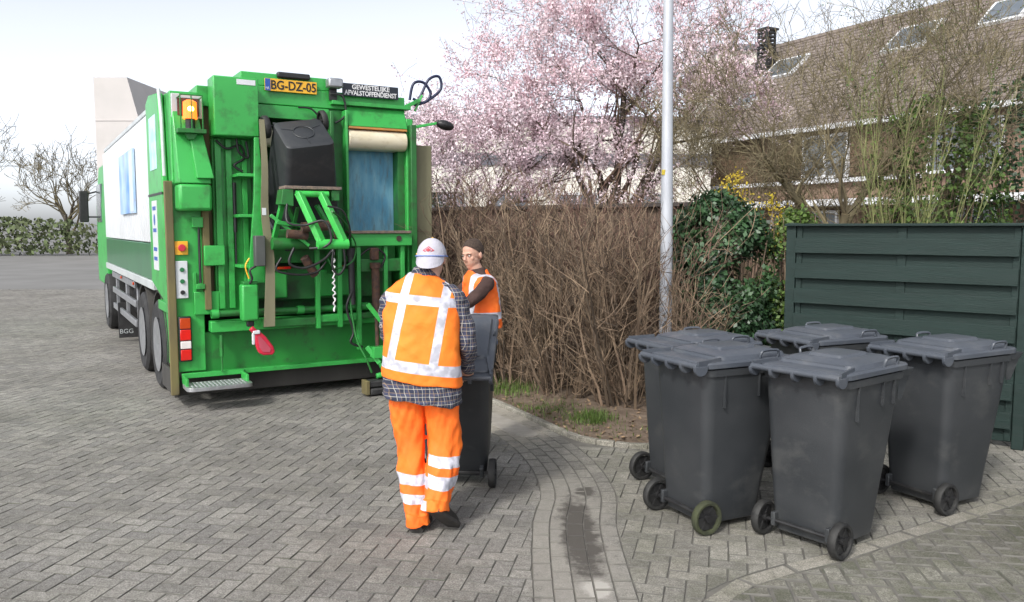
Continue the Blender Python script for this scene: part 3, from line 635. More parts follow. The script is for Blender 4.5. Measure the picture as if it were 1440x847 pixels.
tree('bare_tree', 'twiggy bare tree tallest of the three, at the right behind the fence', (6.3, 12.6, 0), [((0, 0, 0), (0, 0, 1), 2.6, .09), ((0, 0, 1.4), (-.5, 0, 1), 1.8, .06), ((0, 0, 1.5), (.5, .2, 1), 1.8, .06)],
     'twig_olive', 'twig_olive', 'leaf', depth=6, per=1, size=.014, jit=.02, blen=.9, spread=.48, up=.16, ratio=.74, rmin=.003, lname='leaf')
# upright yellow green stems
t = thing('willow_shrub', 'tall shrub of upright yellow green stems behind the dark green fence', 'shrub', (5.1, 10.6, 0))
mb, lf, tips = MB(), MB(), []
for k in range(22):
    a = random.uniform(0, 6.28); p = Vector((random.gauss(0, .3), random.gauss(0, .2), 0)); d = Vector((math.cos(a)*.22, math.sin(a)*.2, 1)).normalized(); pts = [p]; ln = random.uniform(2.8, 4.3)
    for i in range(8): d = (d+Vector((random.gauss(0, .035), random.gauss(0, .035), .02))).normalized(); pts.append(pts[-1]+d*ln/8)
    r0 = random.uniform(.006, .014); mb.tube(pts, [r0*(1-.8*i/8) for i in range(9)], 5)
    for i in range(2, 9):
        for _ in range(3):
            dd = (d+Vector((random.gauss(0, .35), random.gauss(0, .35), .2))).normalized(); q = [pts[i], pts[i]+dd*.2, pts[i]+dd*.4+Vector((0, 0, .04))]; mb.tube(q, [.004, .003, .002], 3, cap=False); tips.append(q)
leaves(lf, tips, 3, .016, .02); obj('stems', mb, M['twig_green'], t, smooth=60); obj('leaf', lf, M['leaf'], t)
def bushy(name, label, pos, rx, ry, h, n, size, leafm, stemm, z0=.1, cat='shrub', group=None, nst=60, shell=.75, lname='foliage', rot=0, clump=.25):
    t = thing(name, label, cat, (pos[0], pos[1], 0), rot, group); mb, lf = MB(), MB()
    for k in range(nst):
        a = random.uniform(0, 6.28); q = Vector((math.cos(a)*rx*random.random(), math.sin(a)*ry*random.random(), h*random.uniform(.5, 1))); b_ = Vector((q.x*.4, q.y*.4, 0))
        mb.tube([b_, b_.lerp(q, .5)+Vector((random.gauss(0, .04), random.gauss(0, .04), 0)), q], [.014, .008, .003], 4, cap=False)
    for k in range(n):
        for _ in range(20):
            a = random.uniform(0, 6.28); rr = random.random()**.35; zz = z0+(h-z0)*random.random()
            sh = math.sqrt(max(.05, 1-max(0, (zz/h-.55)/.45)**2.6)); c = Vector((math.cos(a)*rx*rr*sh, math.sin(a)*ry*rr*sh, zz))
            if noise.noise(Vector((c.x*2.6+pos[0], c.y*2.6, c.z*2.6)))+.33 > clump*random.random()*2: break
        c += Vector((random.gauss(0, .03), random.gauss(0, .03), random.gauss(0, .04)))
        nn = (Vector((c.x/rx, c.y/ry, .5))+Vector((random.gauss(0, .6), random.gauss(0, .6), random.gauss(0, .6)))).normalized(); u = nn.orthogonal().normalized(); u = Matrix.Rotation(random.uniform(0, 6.28), 3, nn) @ u; v = nn.cross(u); s = size*random.uniform(.6, 1.3)
        lf.add([c-u*s, c-v*s*.7-u*s*.1, c+u*s, c+v*s*.7-u*s*.1], [(0, 1, 2), (0, 2, 3)])
    obj('branches', mb, M[stemm], t); obj(lname, lf, M[leafm], t); return t
bushy('ivy_hedge', 'dark green ivy covered hedge between the lamp post and the slatted fence', (2.22, 8.95), .66, .42, 2.12, 19000, .029, 'ivy', 'twig_dark', rot=R(-25), cat='hedge')
bushy('ivy_hedge', 'thinner mixed green and brown hedge right beside the post of the slatted fence', (3.05, 8.9), .42, .35, 1.95, 6500, .026, 'leaf', 'twig', rot=R(-25), cat='hedge', nst=160)
bushy('forsythia', 'yellow flowering shrub standing up behind the ivy hedge', (3.05, 10.9), .55, .4, 2.52, 900, .020, 'forsythia', 'twig', z0=1.7, clump=.5, nst=60, lname='blossom')
bushy('forsythia', 'yellow flowering shrub showing low beside the slatted fence post', (3.25, 9.7), .2, .2, 2.0, 500, .02, 'forsythia', 'twig', z0=1.3, clump=.5, nst=40, lname='blossom')
bushy('evergreen_shrub', 'tall green leafy shrub behind the right part of the slatted fence', (5.9, 11.6), 1.0, .7, 3.6, 7000, .035, 'leaf', 'twig_dark', z0=.5, clump=.45)
bushy('evergreen_shrub', 'dark green leafy shrub at the right end behind the slatted fence', (7.7, 12.2), 1.3, .8, 4.0, 7000, .04, 'ivy', 'twig_dark', z0=.5, clump=.45)
bushy('evergreen_shrub', 'small green conifer between the garbage truck and the thin blossom tree', (-1.55, 14.2), .5, .4, 2.6, 2500, .03, 'ivy', 'twig_dark', z0=.3)
bushy('clipped_hedge', 'long low green hedge far behind the road at the left', (-40, 54), 14, 1.6, 2.6, 6000, .16, 'leaf_far', 'twig_dark', z0=.1, cat='hedge', clump=.2)
for x_, sc2, lb in [(-37.5, 1.0, 'distant bare tree above the far hedge, left one'), (-30.5, .85, 'distant bare tree beside the concrete block, right one')]:
    tree('bare_tree', lb, (x_, 57, 0), [((0, 0, 0), (0, 0, 1), 3.2*sc2, .2), ((0, 0, 1.8), (.5, 0, 1), 2.2*sc2, .12), ((0, 0, 1.8), (-.5, 0, 1), 2.2*sc2, .12)], 'bark', 'twig_olive', None, depth=5, blen=2.1*sc2, spread=.5, up=.15, ratio=.72, rmin=.014)
# hedge of bare shrubs
random.seed(21)
def shrub(label, pos, h, n, rad, mt='twig', lean=.28, low=.25):
    t = thing('bare_shrub', label, 'shrub', (pos[0], pos[1], 0.0), 0, 'bare shrubs of the hedge'); mb = MB(); tips = []; big = MB()
    for k in range(n):
        a = random.uniform(0, 6.28); rr = rad*math.sqrt(random.random())*.55; p = Vector((math.cos(a)*rr, math.sin(a)*rr, .01))
        d = Vector((math.cos(a)*lean*random.uniform(.2, 1.6), math.sin(a)*lean*random.uniform(.2, 1.6), 1)).normalized(); ln = h*random.uniform(.55, 1.0); pts = [p]; r0 = random.choice([.006, .008, .011, .018])
        for i in range(7): d = (d+Vector((random.gauss(0, .09), random.gauss(0, .09), random.gauss(.02, .04)))).normalized(); pts.append(pts[-1]+d*ln/7)
        big.tube(pts, [r0*(1-.75*i/7) for i in range(8)], 4, cap=False)
        for _ in range(16):
            i = random.randint(1, 7); b0 = pts[i-1].lerp(pts[i], random.random()); dd = (d*.7+Vector((random.gauss(0, .55), random.gauss(0, .55), random.gauss(.15, .35)))).normalized(); l2 = random.uniform(.15, .55)
            q = [b0]; e = dd.copy()
            for _i in range(3): e = (e+Vector((random.gauss(0, .18), random.gauss(0, .18), random.gauss(.08, .12)))).normalized(); q.append(q[-1]+e*l2/3)
            mb.tube(q, [.0042, .0035, .0028, .002], 3, cap=False)
            for _j in range(3):
                b1 = q[random.randint(1, 3)]; e2 = (e+Vector((random.gauss(0, .6), random.gauss(0, .6), random.gauss(.1, .4)))).normalized(); mb.tube([b1, b1+e2*random.uniform(.06, .22)], [.0026, .0016], 3, cap=False)
    obj('stems', big, M[mt], t, smooth=60); obj('twigs', mb, M[mt], t)
hp = [((1.15, 8.25), 2.2, 30, .55, 'twig', 'bare shrub with thick leaning stems at the hedge front, left of the lamp post'),
      ((.55, 8.75), 2.25, 40, .6, 'twig', 'bare shrub second from the lamp post in the front of the hedge'),
      ((.05, 9.35), 2.3, 40, .6, 'twig', 'bare tan shrub in the middle of the hedge front, right of the man in jeans'),
      ((-.55, 9.95), 2.35, 40, .6, 'twig', 'bare shrub of the hedge directly behind the bareheaded man'),
      ((-1.15, 10.9), 2.4, 40, .6, 'twig_red', 'bare shrub of the hedge between the two men, beside the truck'),
      ((-1.8, 12.0), 2.4, 40, .6, 'twig_red', 'leftmost bare shrub of the hedge, mostly behind the truck flap'),
      ((1.38, 8.85), 2.0, 34, .45, 'twig', 'bare shrub right behind the foot of the lamp post'),
      ((1.35, 9.35), 2.3, 44, .6, 'twig_red', 'reddish bare shrub at the back of the hedge beside the lamp post'),
      ((.75, 9.95), 2.45, 44, .65, 'twig_red', 'reddish bare shrub at the back of the hedge under the large blossom tree'),
      ((.1, 10.6), 2.45, 44, .65, 'twig_red', 'reddish bare shrub at the back of the hedge left of the large blossom tree'),
      ((-.5, 11.4), 2.5, 44, .65, 'twig_red', 'reddish bare shrub at the back of the hedge under the thin blossom tree'),
      ((1.82, 8.0), 1.2, 12, .25, 'twig', 'low bare shrub between the lamp post and the ivy hedge')]
for pos, hh, n, rd, mt, lb in hp: shrub(lb, pos, hh, int(n*1.15), rd, mt)

# ---------------------------------------------------------------- wheelie bins
def make_bin(label, group='dark grey wheelie bins'):
    t = thing('wheelie_bin', label, 'wheelie bin', group=group)
    mb = MB()
    def ring(z, hx, yb, yf, r): return rrect(0, (yb+yf)/2, hx, (yf-yb)/2, r, z)
    rings = [ring(.035, .20, -.215, .16, .04), ring(.045, .215, -.23, .175, .05), ring(.12, .222, -.24, .19, .055), ring(.20, .229, -.25, .20, .06), ring(.55, .253, -.27, .27, .065), ring(.90, .275, -.29, .335, .07), ring(.915, .277, -.29, .338, .07),
             ring(.917, .290, -.30, .352, .07), ring(.955, .292, -.302, .355, .07), ring(.957, .285, -.30, .35, .07)]
    mb.loft(rings)
    for s in (1, -1):
        for y in (-.16, .10, .22): mb.box((s*(.262 if y < 0 else .268), y-.004, .78 if y > 0 else .73), (s*.288, y+.004, .919))
    for x in (-.2, -.1, 0, .1, .2): mb.box((x-.004, .30, .80), (x+.004, .345, .919))
    obj('body', mb, M['bin'], t, smooth=35)
    mb = MB()
    mb.loft([rrect(0, .345, .285, .075, .03, .925), rrect(0, .36, .290, .085, .03, .955), rrect(0, .36, .290, .085, .03, .962)])
    for s in (1, -1): mb.prism([(.30, .79), (.345, .79), (.43, .926), (.30, .926)], lambda a, b: (s*.255, a, b), lambda a, b: (s*.262, a, b))
    obj('rim', mb, M['bin'], t, smooth=35)
    # lid
    mb = MB()
    mb.loft([rrect(0, .03, .295, .345, .06, .963), rrect(0, .03, .300, .350, .065, .966), rrect(0, .03, .300, .350, .065, .990), rrect(0, .03, .293, .343, .06, .998), rrect(0, .03, .275, .325, .055, 1.001)])
    mb.loft([rrect(0, .075, .262, .265, .05, .999), rrect(0, .075, .250, .252, .05, 1.022), rrect(0, .075, .19, .20, .04, 1.040), rrect(0, .08, .15, .15, .04, 1.043)])
    mb.loft([rrect(0, .06, .125, .15, .03, 1.040), rrect(0, .06, .115, .14, .03, 1.056), rrect(0, .06, .105, .13, .03, 1.058)])
    # tray at the hinge side: raised edges running back to the bar
    mb.bar((-.255, -.18, 1.006), (-.292, -.37, .998), .014, .03); mb.bar((.255, -.18, 1.006), (.292, -.37, .998), .014, .03); mb.bar((-.2, -.175, 1.008), (.2, -.175, 1.008), .012, .03)
    mb.box((-.29, -.375, .972), (.29, -.29, .984))
    obj('lid', mb, M['lid'], t, smooth=35)
    for s in (1, -1):
        mb = MB(); mb.tube(smooth_pts([(s*.275, .10, .985), (s*.29, .10, 1.035), (s*.29, .135, 1.045), (s*.29, .20, 1.045), (s*.29, .235, 1.035), (s*.275, .235, .985)], 3), .009, 6)
        obj('grip', mb, M['lid'], t, smooth=60)
    mb = MB(); mb.tube([(-.295, -.375, .985), (.295, -.375, .985)], .017, 12)
    for x in (-.29, -.15, 0, .15, .29):
        pts = [(-.350+.046*math.cos(R(a)), .975+.045*math.sin(R(a))) for a in range(180, 361, 15)]
        mb.prism([(-.396, .985)]+pts+[(-.304, .985)], lambda a, b: (x-.011, a, b), lambda a, b: (x+.011, a, b))
    obj('handle_bar', mb, M['lid'], t, smooth=35, bevel=.002)
    mb = MB(); mb.tube([(-.27, -.262, .1), (.27, -.262, .1)], .012, 8); obj('axle', mb, M['black'], t)
    for s in (1, -1): mb = MB(); mb.box((s*.17, -.28, .07), (s*.20, -.20, .15)); obj('axle_bracket', mb, M['bin'], t, bevel=.006)
    return t
def add_wheels(t, mossy=(False, False)):
    for k, s in enumerate((1, -1)):
        mb = MB(); c = .262; prof = [(.078, -.024), (.092, -.026), (.099, -.018), (.1, 0), (.099, .018), (.092, .026), (.078, .024), (.074, .012), (.074, -.012)]
        rings = []
        n = 32
        for j in range(n+1):
            a = 2*PI*j/n; rings.append([(s*c+dx, -.262+r*math.cos(a), .1+r*math.sin(a)) for r, dx in prof])
        mb.loft(rings, cap=False); wl = obj('wheel', mb, M['moss_rubber' if mossy[k] else 'wheel_rubber'], t, smooth=40)
        mb = MB(); mb.tube([(s*c-.03, -.262, .1), (s*c+.03, -.262, .1)], .022, 12)
        for j in range(6):
            a = 2*PI*j/6; mb.bar((s*c, -.262+.018*math.cos(a), .1+.018*math.sin(a)), (s*c, -.262+.076*math.cos(a), .1+.076*math.sin(a)), .014, .022, up=(1, 0, 0))
        mb.tube([(s*c-.006, -.262, .1), (s*c+.006, -.262, .1)], .07, 20)
        obj('hub', mb, M['black'], wl, smooth=40)
binlabels = [('wheelie bin nearest the camera, just left of the pale kerb strip corner, both wheels showing', (1.84, 4.70), -52),
             ('wheelie bin with a green mossy wheel, in front of the one at the lamp post', (1.27, 5.04), -64),
             ('wheelie bin farthest left of the group, half hidden, at the foot of the lamp post', (1.27, 5.66), -66),
             ('wheelie bin standing at the back against the slatted fence, only its top showing', (2.27, 5.98), -66),
             ('wheelie bin at the right end of the group', (2.84, 5.38), -62)]
proto = make_bin(binlabels[0][0])
bins = []
for i, (lb, (x, y), r) in enumerate(binlabels):
    o = proto if i == 0 else copy_tree(proto); o['label'] = lb; o['group'] = 'dark grey wheelie bins'; o.location = (x, y, 0); o.rotation_euler = (0, 0, R(r)); o.scale = (.93, 1, 1.025); bins.append(o)
pushed = copy_tree(proto); pushed['label'] = 'wheelie bin tilted back on its wheels and pushed by the man in the cap'
pushed.scale = lf_scale = (.95, 1, 1); TILT = R(25); ax = Vector((-.385, 5.62, .1)); Rm = Matrix.Rotation(R(-3), 3, 'Z') @ Matrix.Rotation(TILT, 3, 'X')
pushed.rotation_euler = Rm.to_euler(); pushed.location = ax-Rm @ Vector((0, -.262, .1))
TA = R(30.6); TO = Vector((-3.35, 8.1, 0)); TM = Matrix.Translation(TO) @ Matrix.Rotation(TA, 4, 'Z')
lifted = copy_tree(proto); lifted['label'] = 'wheelie bin held upside down high in the lifter of the green truck'
LM = TM @ (Matrix.Translation((1.185, -.60, 2.74)) @ Matrix.Rotation(R(-9), 4, 'Y') @ Matrix.Rotation(R(-141), 4, 'X'))
lifted.location = LM.to_translation(); lifted.rotation_euler = LM.to_euler(); lifted.scale = (1.12, 1.12, 1.12)
for k, bn in enumerate(bins+[pushed, lifted]): add_wheels(bn, (k == 1, False))
mb = MB(); ring = [(.09*math.cos(2*PI*i/32), .09*math.sin(2*PI*i/32)-.03, .031) for i in range(33)]; mb.tube(ring, .004, 5, cap=False)
for a in (90, 210, 330): mb.bar((.09*math.cos(R(a)), -.03+.09*math.sin(R(a)), .032), (.2*math.cos(R(a)), -.03+.17*math.sin(R(a)), .034), .006, .006)
obj('bottom_mark', mb, M['bin'], lifted)
# small white paper strip caught between two bins
mb = MB(); mb.bar((1.50, 5.02, 1.0), (1.56, 5.03, 1.06), .012, .002); tag(obj('paper_scrap', mb, M['yellow']), 'thin pale yellow strip caught under the lid between two front bins', 'litter')

# ---------------------------------------------------------------- lamp post
t = thing('lamp_post', 'tall grey steel lamp post standing behind the left bins', 'lamp post', (1.58, 8.45, 0))
mb = MB(); mb.tube([(0, 0, 0), (0, 0, .02), (0, 0, 1.6), (-.015, 0, 3.2), (-.05, 0, 7.5)], [.072, .068, .062, .053, .034], 28); obj('shaft', mb, M['pole'], t, smooth=50)
mb = MB(); mb.box((-.025, -.069, .55), (.025, -.062, .95)); obj('service_hatch', mb, M['pole'], t, bevel=.002)
mb = MB(); mb.tube(smooth_pts([(-.03, -.07, .2), (-.04, -.085, .75), (-.03, -.08, .82), (-.0, -.075, .8), (.0, -.072, .3)], 4), .004, 5); obj('cable', mb, M['black'], t)
mb = MB(); mb.tube([(-.046, -.03, 2.33), (-.046, -.034, 2.38)], [.022, .022], 10); obj('yellow_sticker', mb, M['forsythia'], t)
mb = MB(); mb.ell((-.05, -.35, 7.5), (.14, .42, .08)); obj('lamp_head', mb, M['pole'], t, smooth=60)

# ---------------------------------------------------------------- garbage truck (local x right, y away along the truck, z up)
T = thing('garbage_truck', 'green garbage truck seen from behind with its bin lifter raised', 'garbage truck', TO, TA)
def tp(name, mb, m, bevel=.006, parent=None, label=None, smooth=None): return obj(name, mb, M[m] if isinstance(m, str) else m, parent or T, bevel=bevel, label=label, smooth=smooth)
def bx(a, b): return MB().box(a, b)
# container body
mb = MB(); mb.box((.09, 1.35, 1.62), (2.5, 7.3, 3.08))
y = 1.38
while y < 7.2:
    mb.hexa([(.09, y, 1.63), (.09, y+.15, 1.63), (.0, y+.145, 1.63), (.0, y+.005, 1.63)], [(.09, y, 3.04), (.09, y+.15, 3.04), (.0, y+.145, 3.04), (.0, y+.005, 3.04)]); y += .21
tp('container', mb, 'white', .008)
tp('lower_panel', bx((.01, 1.3, 1.2), (2.5, 7.3, 1.615)), 'green_dark')
tp('side_sill', bx((-.01, 1.25, 1.10), (.08, 7.3, 1.195)), 'sill')
tp('top_rail', bx((.03, 1.3, 3.085), (2.5, 7.3, 3.14)), 'sill')
mb = MB(); mb.box((-.03, 2.6, 1.98), (-.004, 4.25, 2.78)); po = tp('poster', mb, mat('poster_print', (.10, .28, .62), (.45, .62, .80), rough=.4, scale=1.7, grime=(.55, .25, .10), gscale=2.4, gamt=.6), .002)
tp('poster_edge', bx((-.034, 2.62, 2.0), (-.031, 3.0, 2.76)), mat('poster_white', (.6, .66, .72), (.5, .6, .72), rough=.4), 0, po)
# chassis, cab
tp('chassis', bx((.55, .7, .62), (1.95, 8.8, .98)), 'black')
mb = MB(); mb.loft([[(0.03, 7.5, .75), (2.47, 7.5, .75), (2.47, 9.6, .75), (.03, 9.6, .75)], [(0.03, 7.5, 2.2), (2.47, 7.5, 2.2), (2.47, 9.5, 2.2), (.03, 9.5, 2.2)], [(0.08, 7.5, 2.95), (2.42, 7.5, 2.95), (2.42, 9.25, 2.95), (.08, 9.25, 2.95)]]); cab = tp('cab', mb, 'green', .03)
tp('side_window', bx((.015, 8.3, 1.9), (.06, 9.2, 2.6)), 'glass', .01, cab); tp('mirror', bx((-.28, 9.25, 1.9), (-.12, 9.33, 2.5)), 'black', .02, cab); mb = MB(); mb.bar((-.2, 9.29, 2.42), (.06, 9.29, 2.5), .03, .03); obj('mirror_arm', mb, M['black'], cab); mb = MB(); mb.bar((-.2, 9.29, 2.0), (.04, 9.29, 2.0), .03, .03); obj('mirror_arm', mb, M['black'], cab)
def wheel(y, x0=.0, x1=.55, r=.5):
    mb = MB(); prof = [(r*.58, x0+.02), (r*.9, x0), (r*.985, x0+.03), (r, x0+.07), (r, x0+.24), (r*.98, x0+.275), (r*.98, x0+.29), (r, x0+.32), (r, x1-.06), (r*.97, x1), (r*.6, x1)]
    rings = [[(dx, y+q*math.cos(2*PI*j/40), r+q*math.sin(2*PI*j/40)) for q, dx in prof] for j in range(41)]
    mb.loft(rings, cap=False); wo_ = tp('wheel', mb, 'rubber', 0, smooth=35)
    mb = MB(); prof = [(r*.61, x0+.0), (r*.56, x0+.015), (r*.54, x0+.10), (r*.4, x0+.14), (r*.22, x0+.13), (r*.2, x0+.03), (.01, x0+.02)]
    rings = [[(dx, y+q*math.cos(2*PI*j/40), r+q*math.sin(2*PI*j/40)) for q, dx in prof] for j in range(41)]
    mb.loft(rings, cap=False)
    for j in range(10):
        a = 2*PI*j/10; mb.tube([(x0+.13, y+r*.33*math.cos(a), r+r*.33*math.sin(a)), (x0+.10, y+r*.33*math.cos(a), r+r*.33*math.sin(a))], .018, 6)
    obj('rim', mb, M['grey_metal'], wo_, smooth=35)
wheel(1.22); wheel(2.55); wheel(7.6)
wheel(1.22, 1.95, 2.5); wheel(2.55, 1.95, 2.5)
for yy in (1.22, 2.55):
    mb = MB(); arc = [(yy+.6*math.cos(R(a)), .5+.6*math.sin(R(a))) for a in range(-25, 206, 11)]; arc2 = [(yy+.58*math.cos(R(a)), .5+.58*math.sin(R(a))) for a in range(205, -26, -11)]
    mb.prism(arc+arc2, lambda a, b: (.03, a, b), lambda a, b: (.6, a, b)); tp('mudguard', mb, 'flap', 0)
tp('mud_flap', bx((.04, .55, .18), (.6, .57, .85)), 'flap', .004)
mb = MB()
for z in (.45, .72, .98): mb.box((.03, 3.5, z), (.07, 6.7, z+.09))
for y in (3.6, 5.0, 6.5): mb.box((.071, y, .45), (.12, y+.07, 1.1))
tp('side_guard', mb, 'grey_metal', .005); tp('tool_box', bx((.2, 3.7, .5), (.6, 5.2, 1.05)), 'black', .02)
for yy in (3.4, 5.0): tp('marker_light', bx((.0, yy, 1.03), (.02, yy+.08, 1.07)), 'orange_lens', .004)
# tailgate side panel (rounded, light reflecting) and its decals
mb = MB(); prof = [(.12, 1.02), (.22, 1.02), (1.24, 1.2), (1.24, 3.14), (1.0, 3.2), (.35, 3.14), (.22, 2.3)]
mb.prism(prof, lambda a, b: (-.025, a, b), lambda a, b: (.035, a, b)); tp('side_panel', mb, 'green', .015)
tp('side_seam', bx((-.03, .2, 2.13), (-.0255, 1.24, 2.155)), 'black', 0)
tp('side_decal', bx((-.03, .5, 2.4), (-.0256, 1.0, 2.95)), mat('faded_decal', (.30, .62, .60), (.5, .75, .75), rough=.3, scale=5, contrast=(.45, .55)), 0)
dc = tp('side_label', bx((-.031, .62, 1.35), (-.0256, .98, 2.08)), 'white', 0)
mb = MB()
for z in (1.45, 1.55, 1.75, 1.98): mb.box((-.033, .68, z), (-.0312, .92, z+.04))
mb.disc((-.032, .8, 1.88), (1, 0, 0), .06, .0016); obj('lettering', mb, M['eublue'], dc)
mb = MB(); mb.tube([(-.02, .25, 3.16), (-.02, .12, 2.9), (-.02, .06, 2.3)], .018, 8); tp('edge_pipe', mb, 'sill', 0, smooth=60)
tp('wheel_arch_bracket', bx((.0, .3, .92), (.35, 1.0, 1.02)), 'green')
# tailgate: left column
C = lambda n, a, b, m='green', bv=.008, **k: tp(n, bx(a, b), m, bv, **k)
C('left_column', (.04, .0, .36), (.30, 1.1, 3.12))
C('left_column', (.42, .03, .90), (.84, 1.1, 3.05))
C('column_recess', (.30, .10, .95), (.42, 1.1, 3.02), 'khaki', 0)
mb = MB(); mb.hexa([(.06, -.27, 2.22), (.36, -.27, 2.22), (.36, .02, 2.22), (.06, .02, 2.22)], [(.05, -.04, 2.95), (.26, -.04, 2.95), (.26, .02, 2.95), (.05, .02, 2.95)]); tp('sloping_cover', mb, 'green', .012)
mb = MB(); mb.hexa([(.22, -.30, 2.27), (.38, -.30, 2.27), (.38, -.1, 2.27), (.22, -.1, 2.27)], [(.18, -.10, 2.85), (.29, -.10, 2.85), (.29, -.0, 2.85), (.18, -.0, 2.85)]); tp('cover_ridge', mb, 'green', .008)
C('cover_box', (.055, -.28, 1.96), (.36, .02, 2.215), bv=.03)
C('edge_strip', (-.045, -.05, .14), (.035, -.005, 2.25), 'khaki', .01)
mb = MB(); mb.tube([(.26, -.06, 1.25), (.26, -.06, 1.78)], .013, 8); mb.tube([(.26, -.06, 1.78), (.26, -.06, 1.9)], .007, 8); tp('gas_strut', mb, 'black', 0, smooth=40)
C('strut_bracket', (.2, -.08, 1.80), (.3, .0, 1.9), bv=.004); C('strut_bracket', (.22, -.08, 1.19), (.3, .0, 1.24), bv=.004)
mb = MB(); mb.tube([(.62, -.02, 1.75), (.62, -.02, 2.25)], .02, 8); mb.tube([(.62, -.02, 1.4), (.62, -.02, 1.75)], .010, 8); tp('gas_strut', mb, 'black', 0, smooth=40)
for (x0, x1) in [(.44, .50), (.545, .60), (.70, .75)]: C('column_rib', (x0, -.035, .98), (x1, .029, 2.68), bv=.004)
mb = MB(); mb.prism([(.66, 1.25), (.83, 1.25), (.84, 2.1), (.80, 2.68), (.76, 2.68), (.74, 2.1)], lambda a, b: (a, -.34, b), lambda a, b: (a, -.30, b)); tp('curved_plate', mb, 'green', .004)
for z in (1.4, 1.9, 2.3): C('cross_bracket', (.60, -.30, z), (.80, -.0, z+.03), bv=.003)
C('bracket', (.30, -.09, 1.42), (.50, -.02, 1.62)); C('cable_tray', (.3, -.07, .98), (.36, .08, 2.0), bv=.003, m='khaki')
# upper corner box, top beam
bxo = C('upper_box', (.40, -.26, 2.69), (.83, .02, 3.26), bv=.012); tp('box_label', bx((.62, -.264, 3.19), (.80, -.2605, 3.24)), 'white', 0, bxo)
C('top_beam', (.30, .05, 3.0), (2.52, 1.0, 3.20)); C('top_beam', (.84, .0, 3.06), (2.50, .05, 3.24)); C('top_box', (.72, .0, 3.24), (1.72, .5, 3.37)); C('top_beam', (.84, -.02, 2.92), (1.62, .03, 3.05), bv=.004)
C('top_beam', (.04, .3, 3.0), (.46, 1.0, 3.13))
C('lamp_bar', (1.08, -.05, 3.33), (1.42, .03, 3.39), 'black', .015)
# number plate
def text(body, size, parent, loc, m, ext=.002, name='lettering', bold=0, sx=1, rot=(PI/2, 0, 0)):
    cu = bpy.data.curves.new(name, 'FONT'); cu.body = body; cu.size = size; cu.extrude = ext; cu.align_x = 'CENTER'; cu.align_y = 'CENTER'; cu.offset = bold; cu.resolution_u = 4
    tmp = bpy.data.objects.new('tmp', cu); col.objects.link(tmp); dg = bpy.context.evaluated_depsgraph_get(); me = bpy.data.meshes.new_from_object(tmp.evaluated_get(dg)); bpy.data.objects.remove(tmp)
    me.materials.clear(); me.materials.append(M[m]); o = bpy.data.objects.new(name, me); col.objects.link(o); o.parent = parent; o.location = loc; o.rotation_euler = rot; o.scale = (sx, 1, 1); return o
pl = C('number_plate', (.95, -.035, 3.19), (1.49, -.02, 3.315), 'yellow', .003)
tp('country_band', bx((.952, -.038, 3.193), (1.005, -.0352, 3.312)), 'eublue', 0, pl); text('NL', .035, pl, (.978, -.04, 3.215), 'white_text', .001)
text('BG-DZ-05', .125, pl, (1.245, -.038, 3.25), 'black_text', .001, bold=.002, sx=.88)
sg = C('sign_board', (1.76, -.06, 3.20), (2.40, -.045, 3.335), 'sign', .003)
text('GEWESTELIJKE', .07, sg, (2.08, -.063, 3.298), 'white_text', .001, bold=.0015, sx=.95); text('AFVALSTOFFENDIENST', .07, sg, (2.08, -.063, 3.235), 'white_text', .001, bold=.0015, sx=.82)
C('work_lamp', (1.58, -.16, 3.26), (1.74, -.03, 3.36), 'grey_metal', .02); C('work_lamp_bracket', (1.62, -.06, 3.14), (1.70, -.02, 3.26), 'black', .004)
# beacon in cage
C('beacon_box', (.05, -.05, 2.86), (.34, -.005, 3.09), 'sill', .006); C('beacon_housing', (.10, -.07, 2.88), (.30, -.05, 3.05), 'rust', .004)
bc = bpy.data.materials.new('lit_amber_lens'); bc.use_nodes = True; p = bc.node_tree.nodes['Principled BSDF']; p.inputs['Base Color'].default_value = (.9, .12, .01, 1)
p.inputs['Emission Color'].default_value = (1, .16, .015, 1); p.inputs['Emission Strength'].default_value = 1.2; p.inputs['Roughness'].default_value = .2
bh = bpy.data.materials.new('lit_lamp_core'); bh.use_nodes = True; p = bh.node_tree.nodes['Principled BSDF']; p.inputs['Emission Color'].default_value = (1, .50, .08, 1); p.inputs['Emission Strength'].default_value = 9
mb = MB(); mb.tube([(.2, -.15, 2.84), (.2, -.15, 3.0), (.2, -.15, 3.02)], [.065, .062, .03], 20); be = tp('beacon', mb, bc, 0, smooth=40)
mb = MB(); mb.ell((.2, -.19, 2.93), (.034, .034, .034)); obj('bulb', mb, bh, be, smooth=60)
mb = MB()
for x in (.10, .20, .30): mb.box((x-.006, -.245, 2.74), (x+.006, -.235, 3.05))
for x in (.10, .30): mb.box((x-.006, -.235, 3.04), (x+.006, -.05, 3.05))
mb.box((.094, -.246, 3.05), (.306, -.234, 3.062)); mb.box((.07, -.25, 2.70), (.33, -.05, 2.74)); mb.prism([(.14, 2.70), (.26, 2.70), (.22, 2.64), (.17, 2.64)], lambda a, b: (a, -.2, b), lambda a, b: (a, -.06, b))
tp('beacon_cage', mb, 'green_dirty_shaded', .003); tp('beacon_base', MB().tube([(.2, -.15, 2.74), (.2, -.15, 2.84)], .045, 14), 'black', 0)
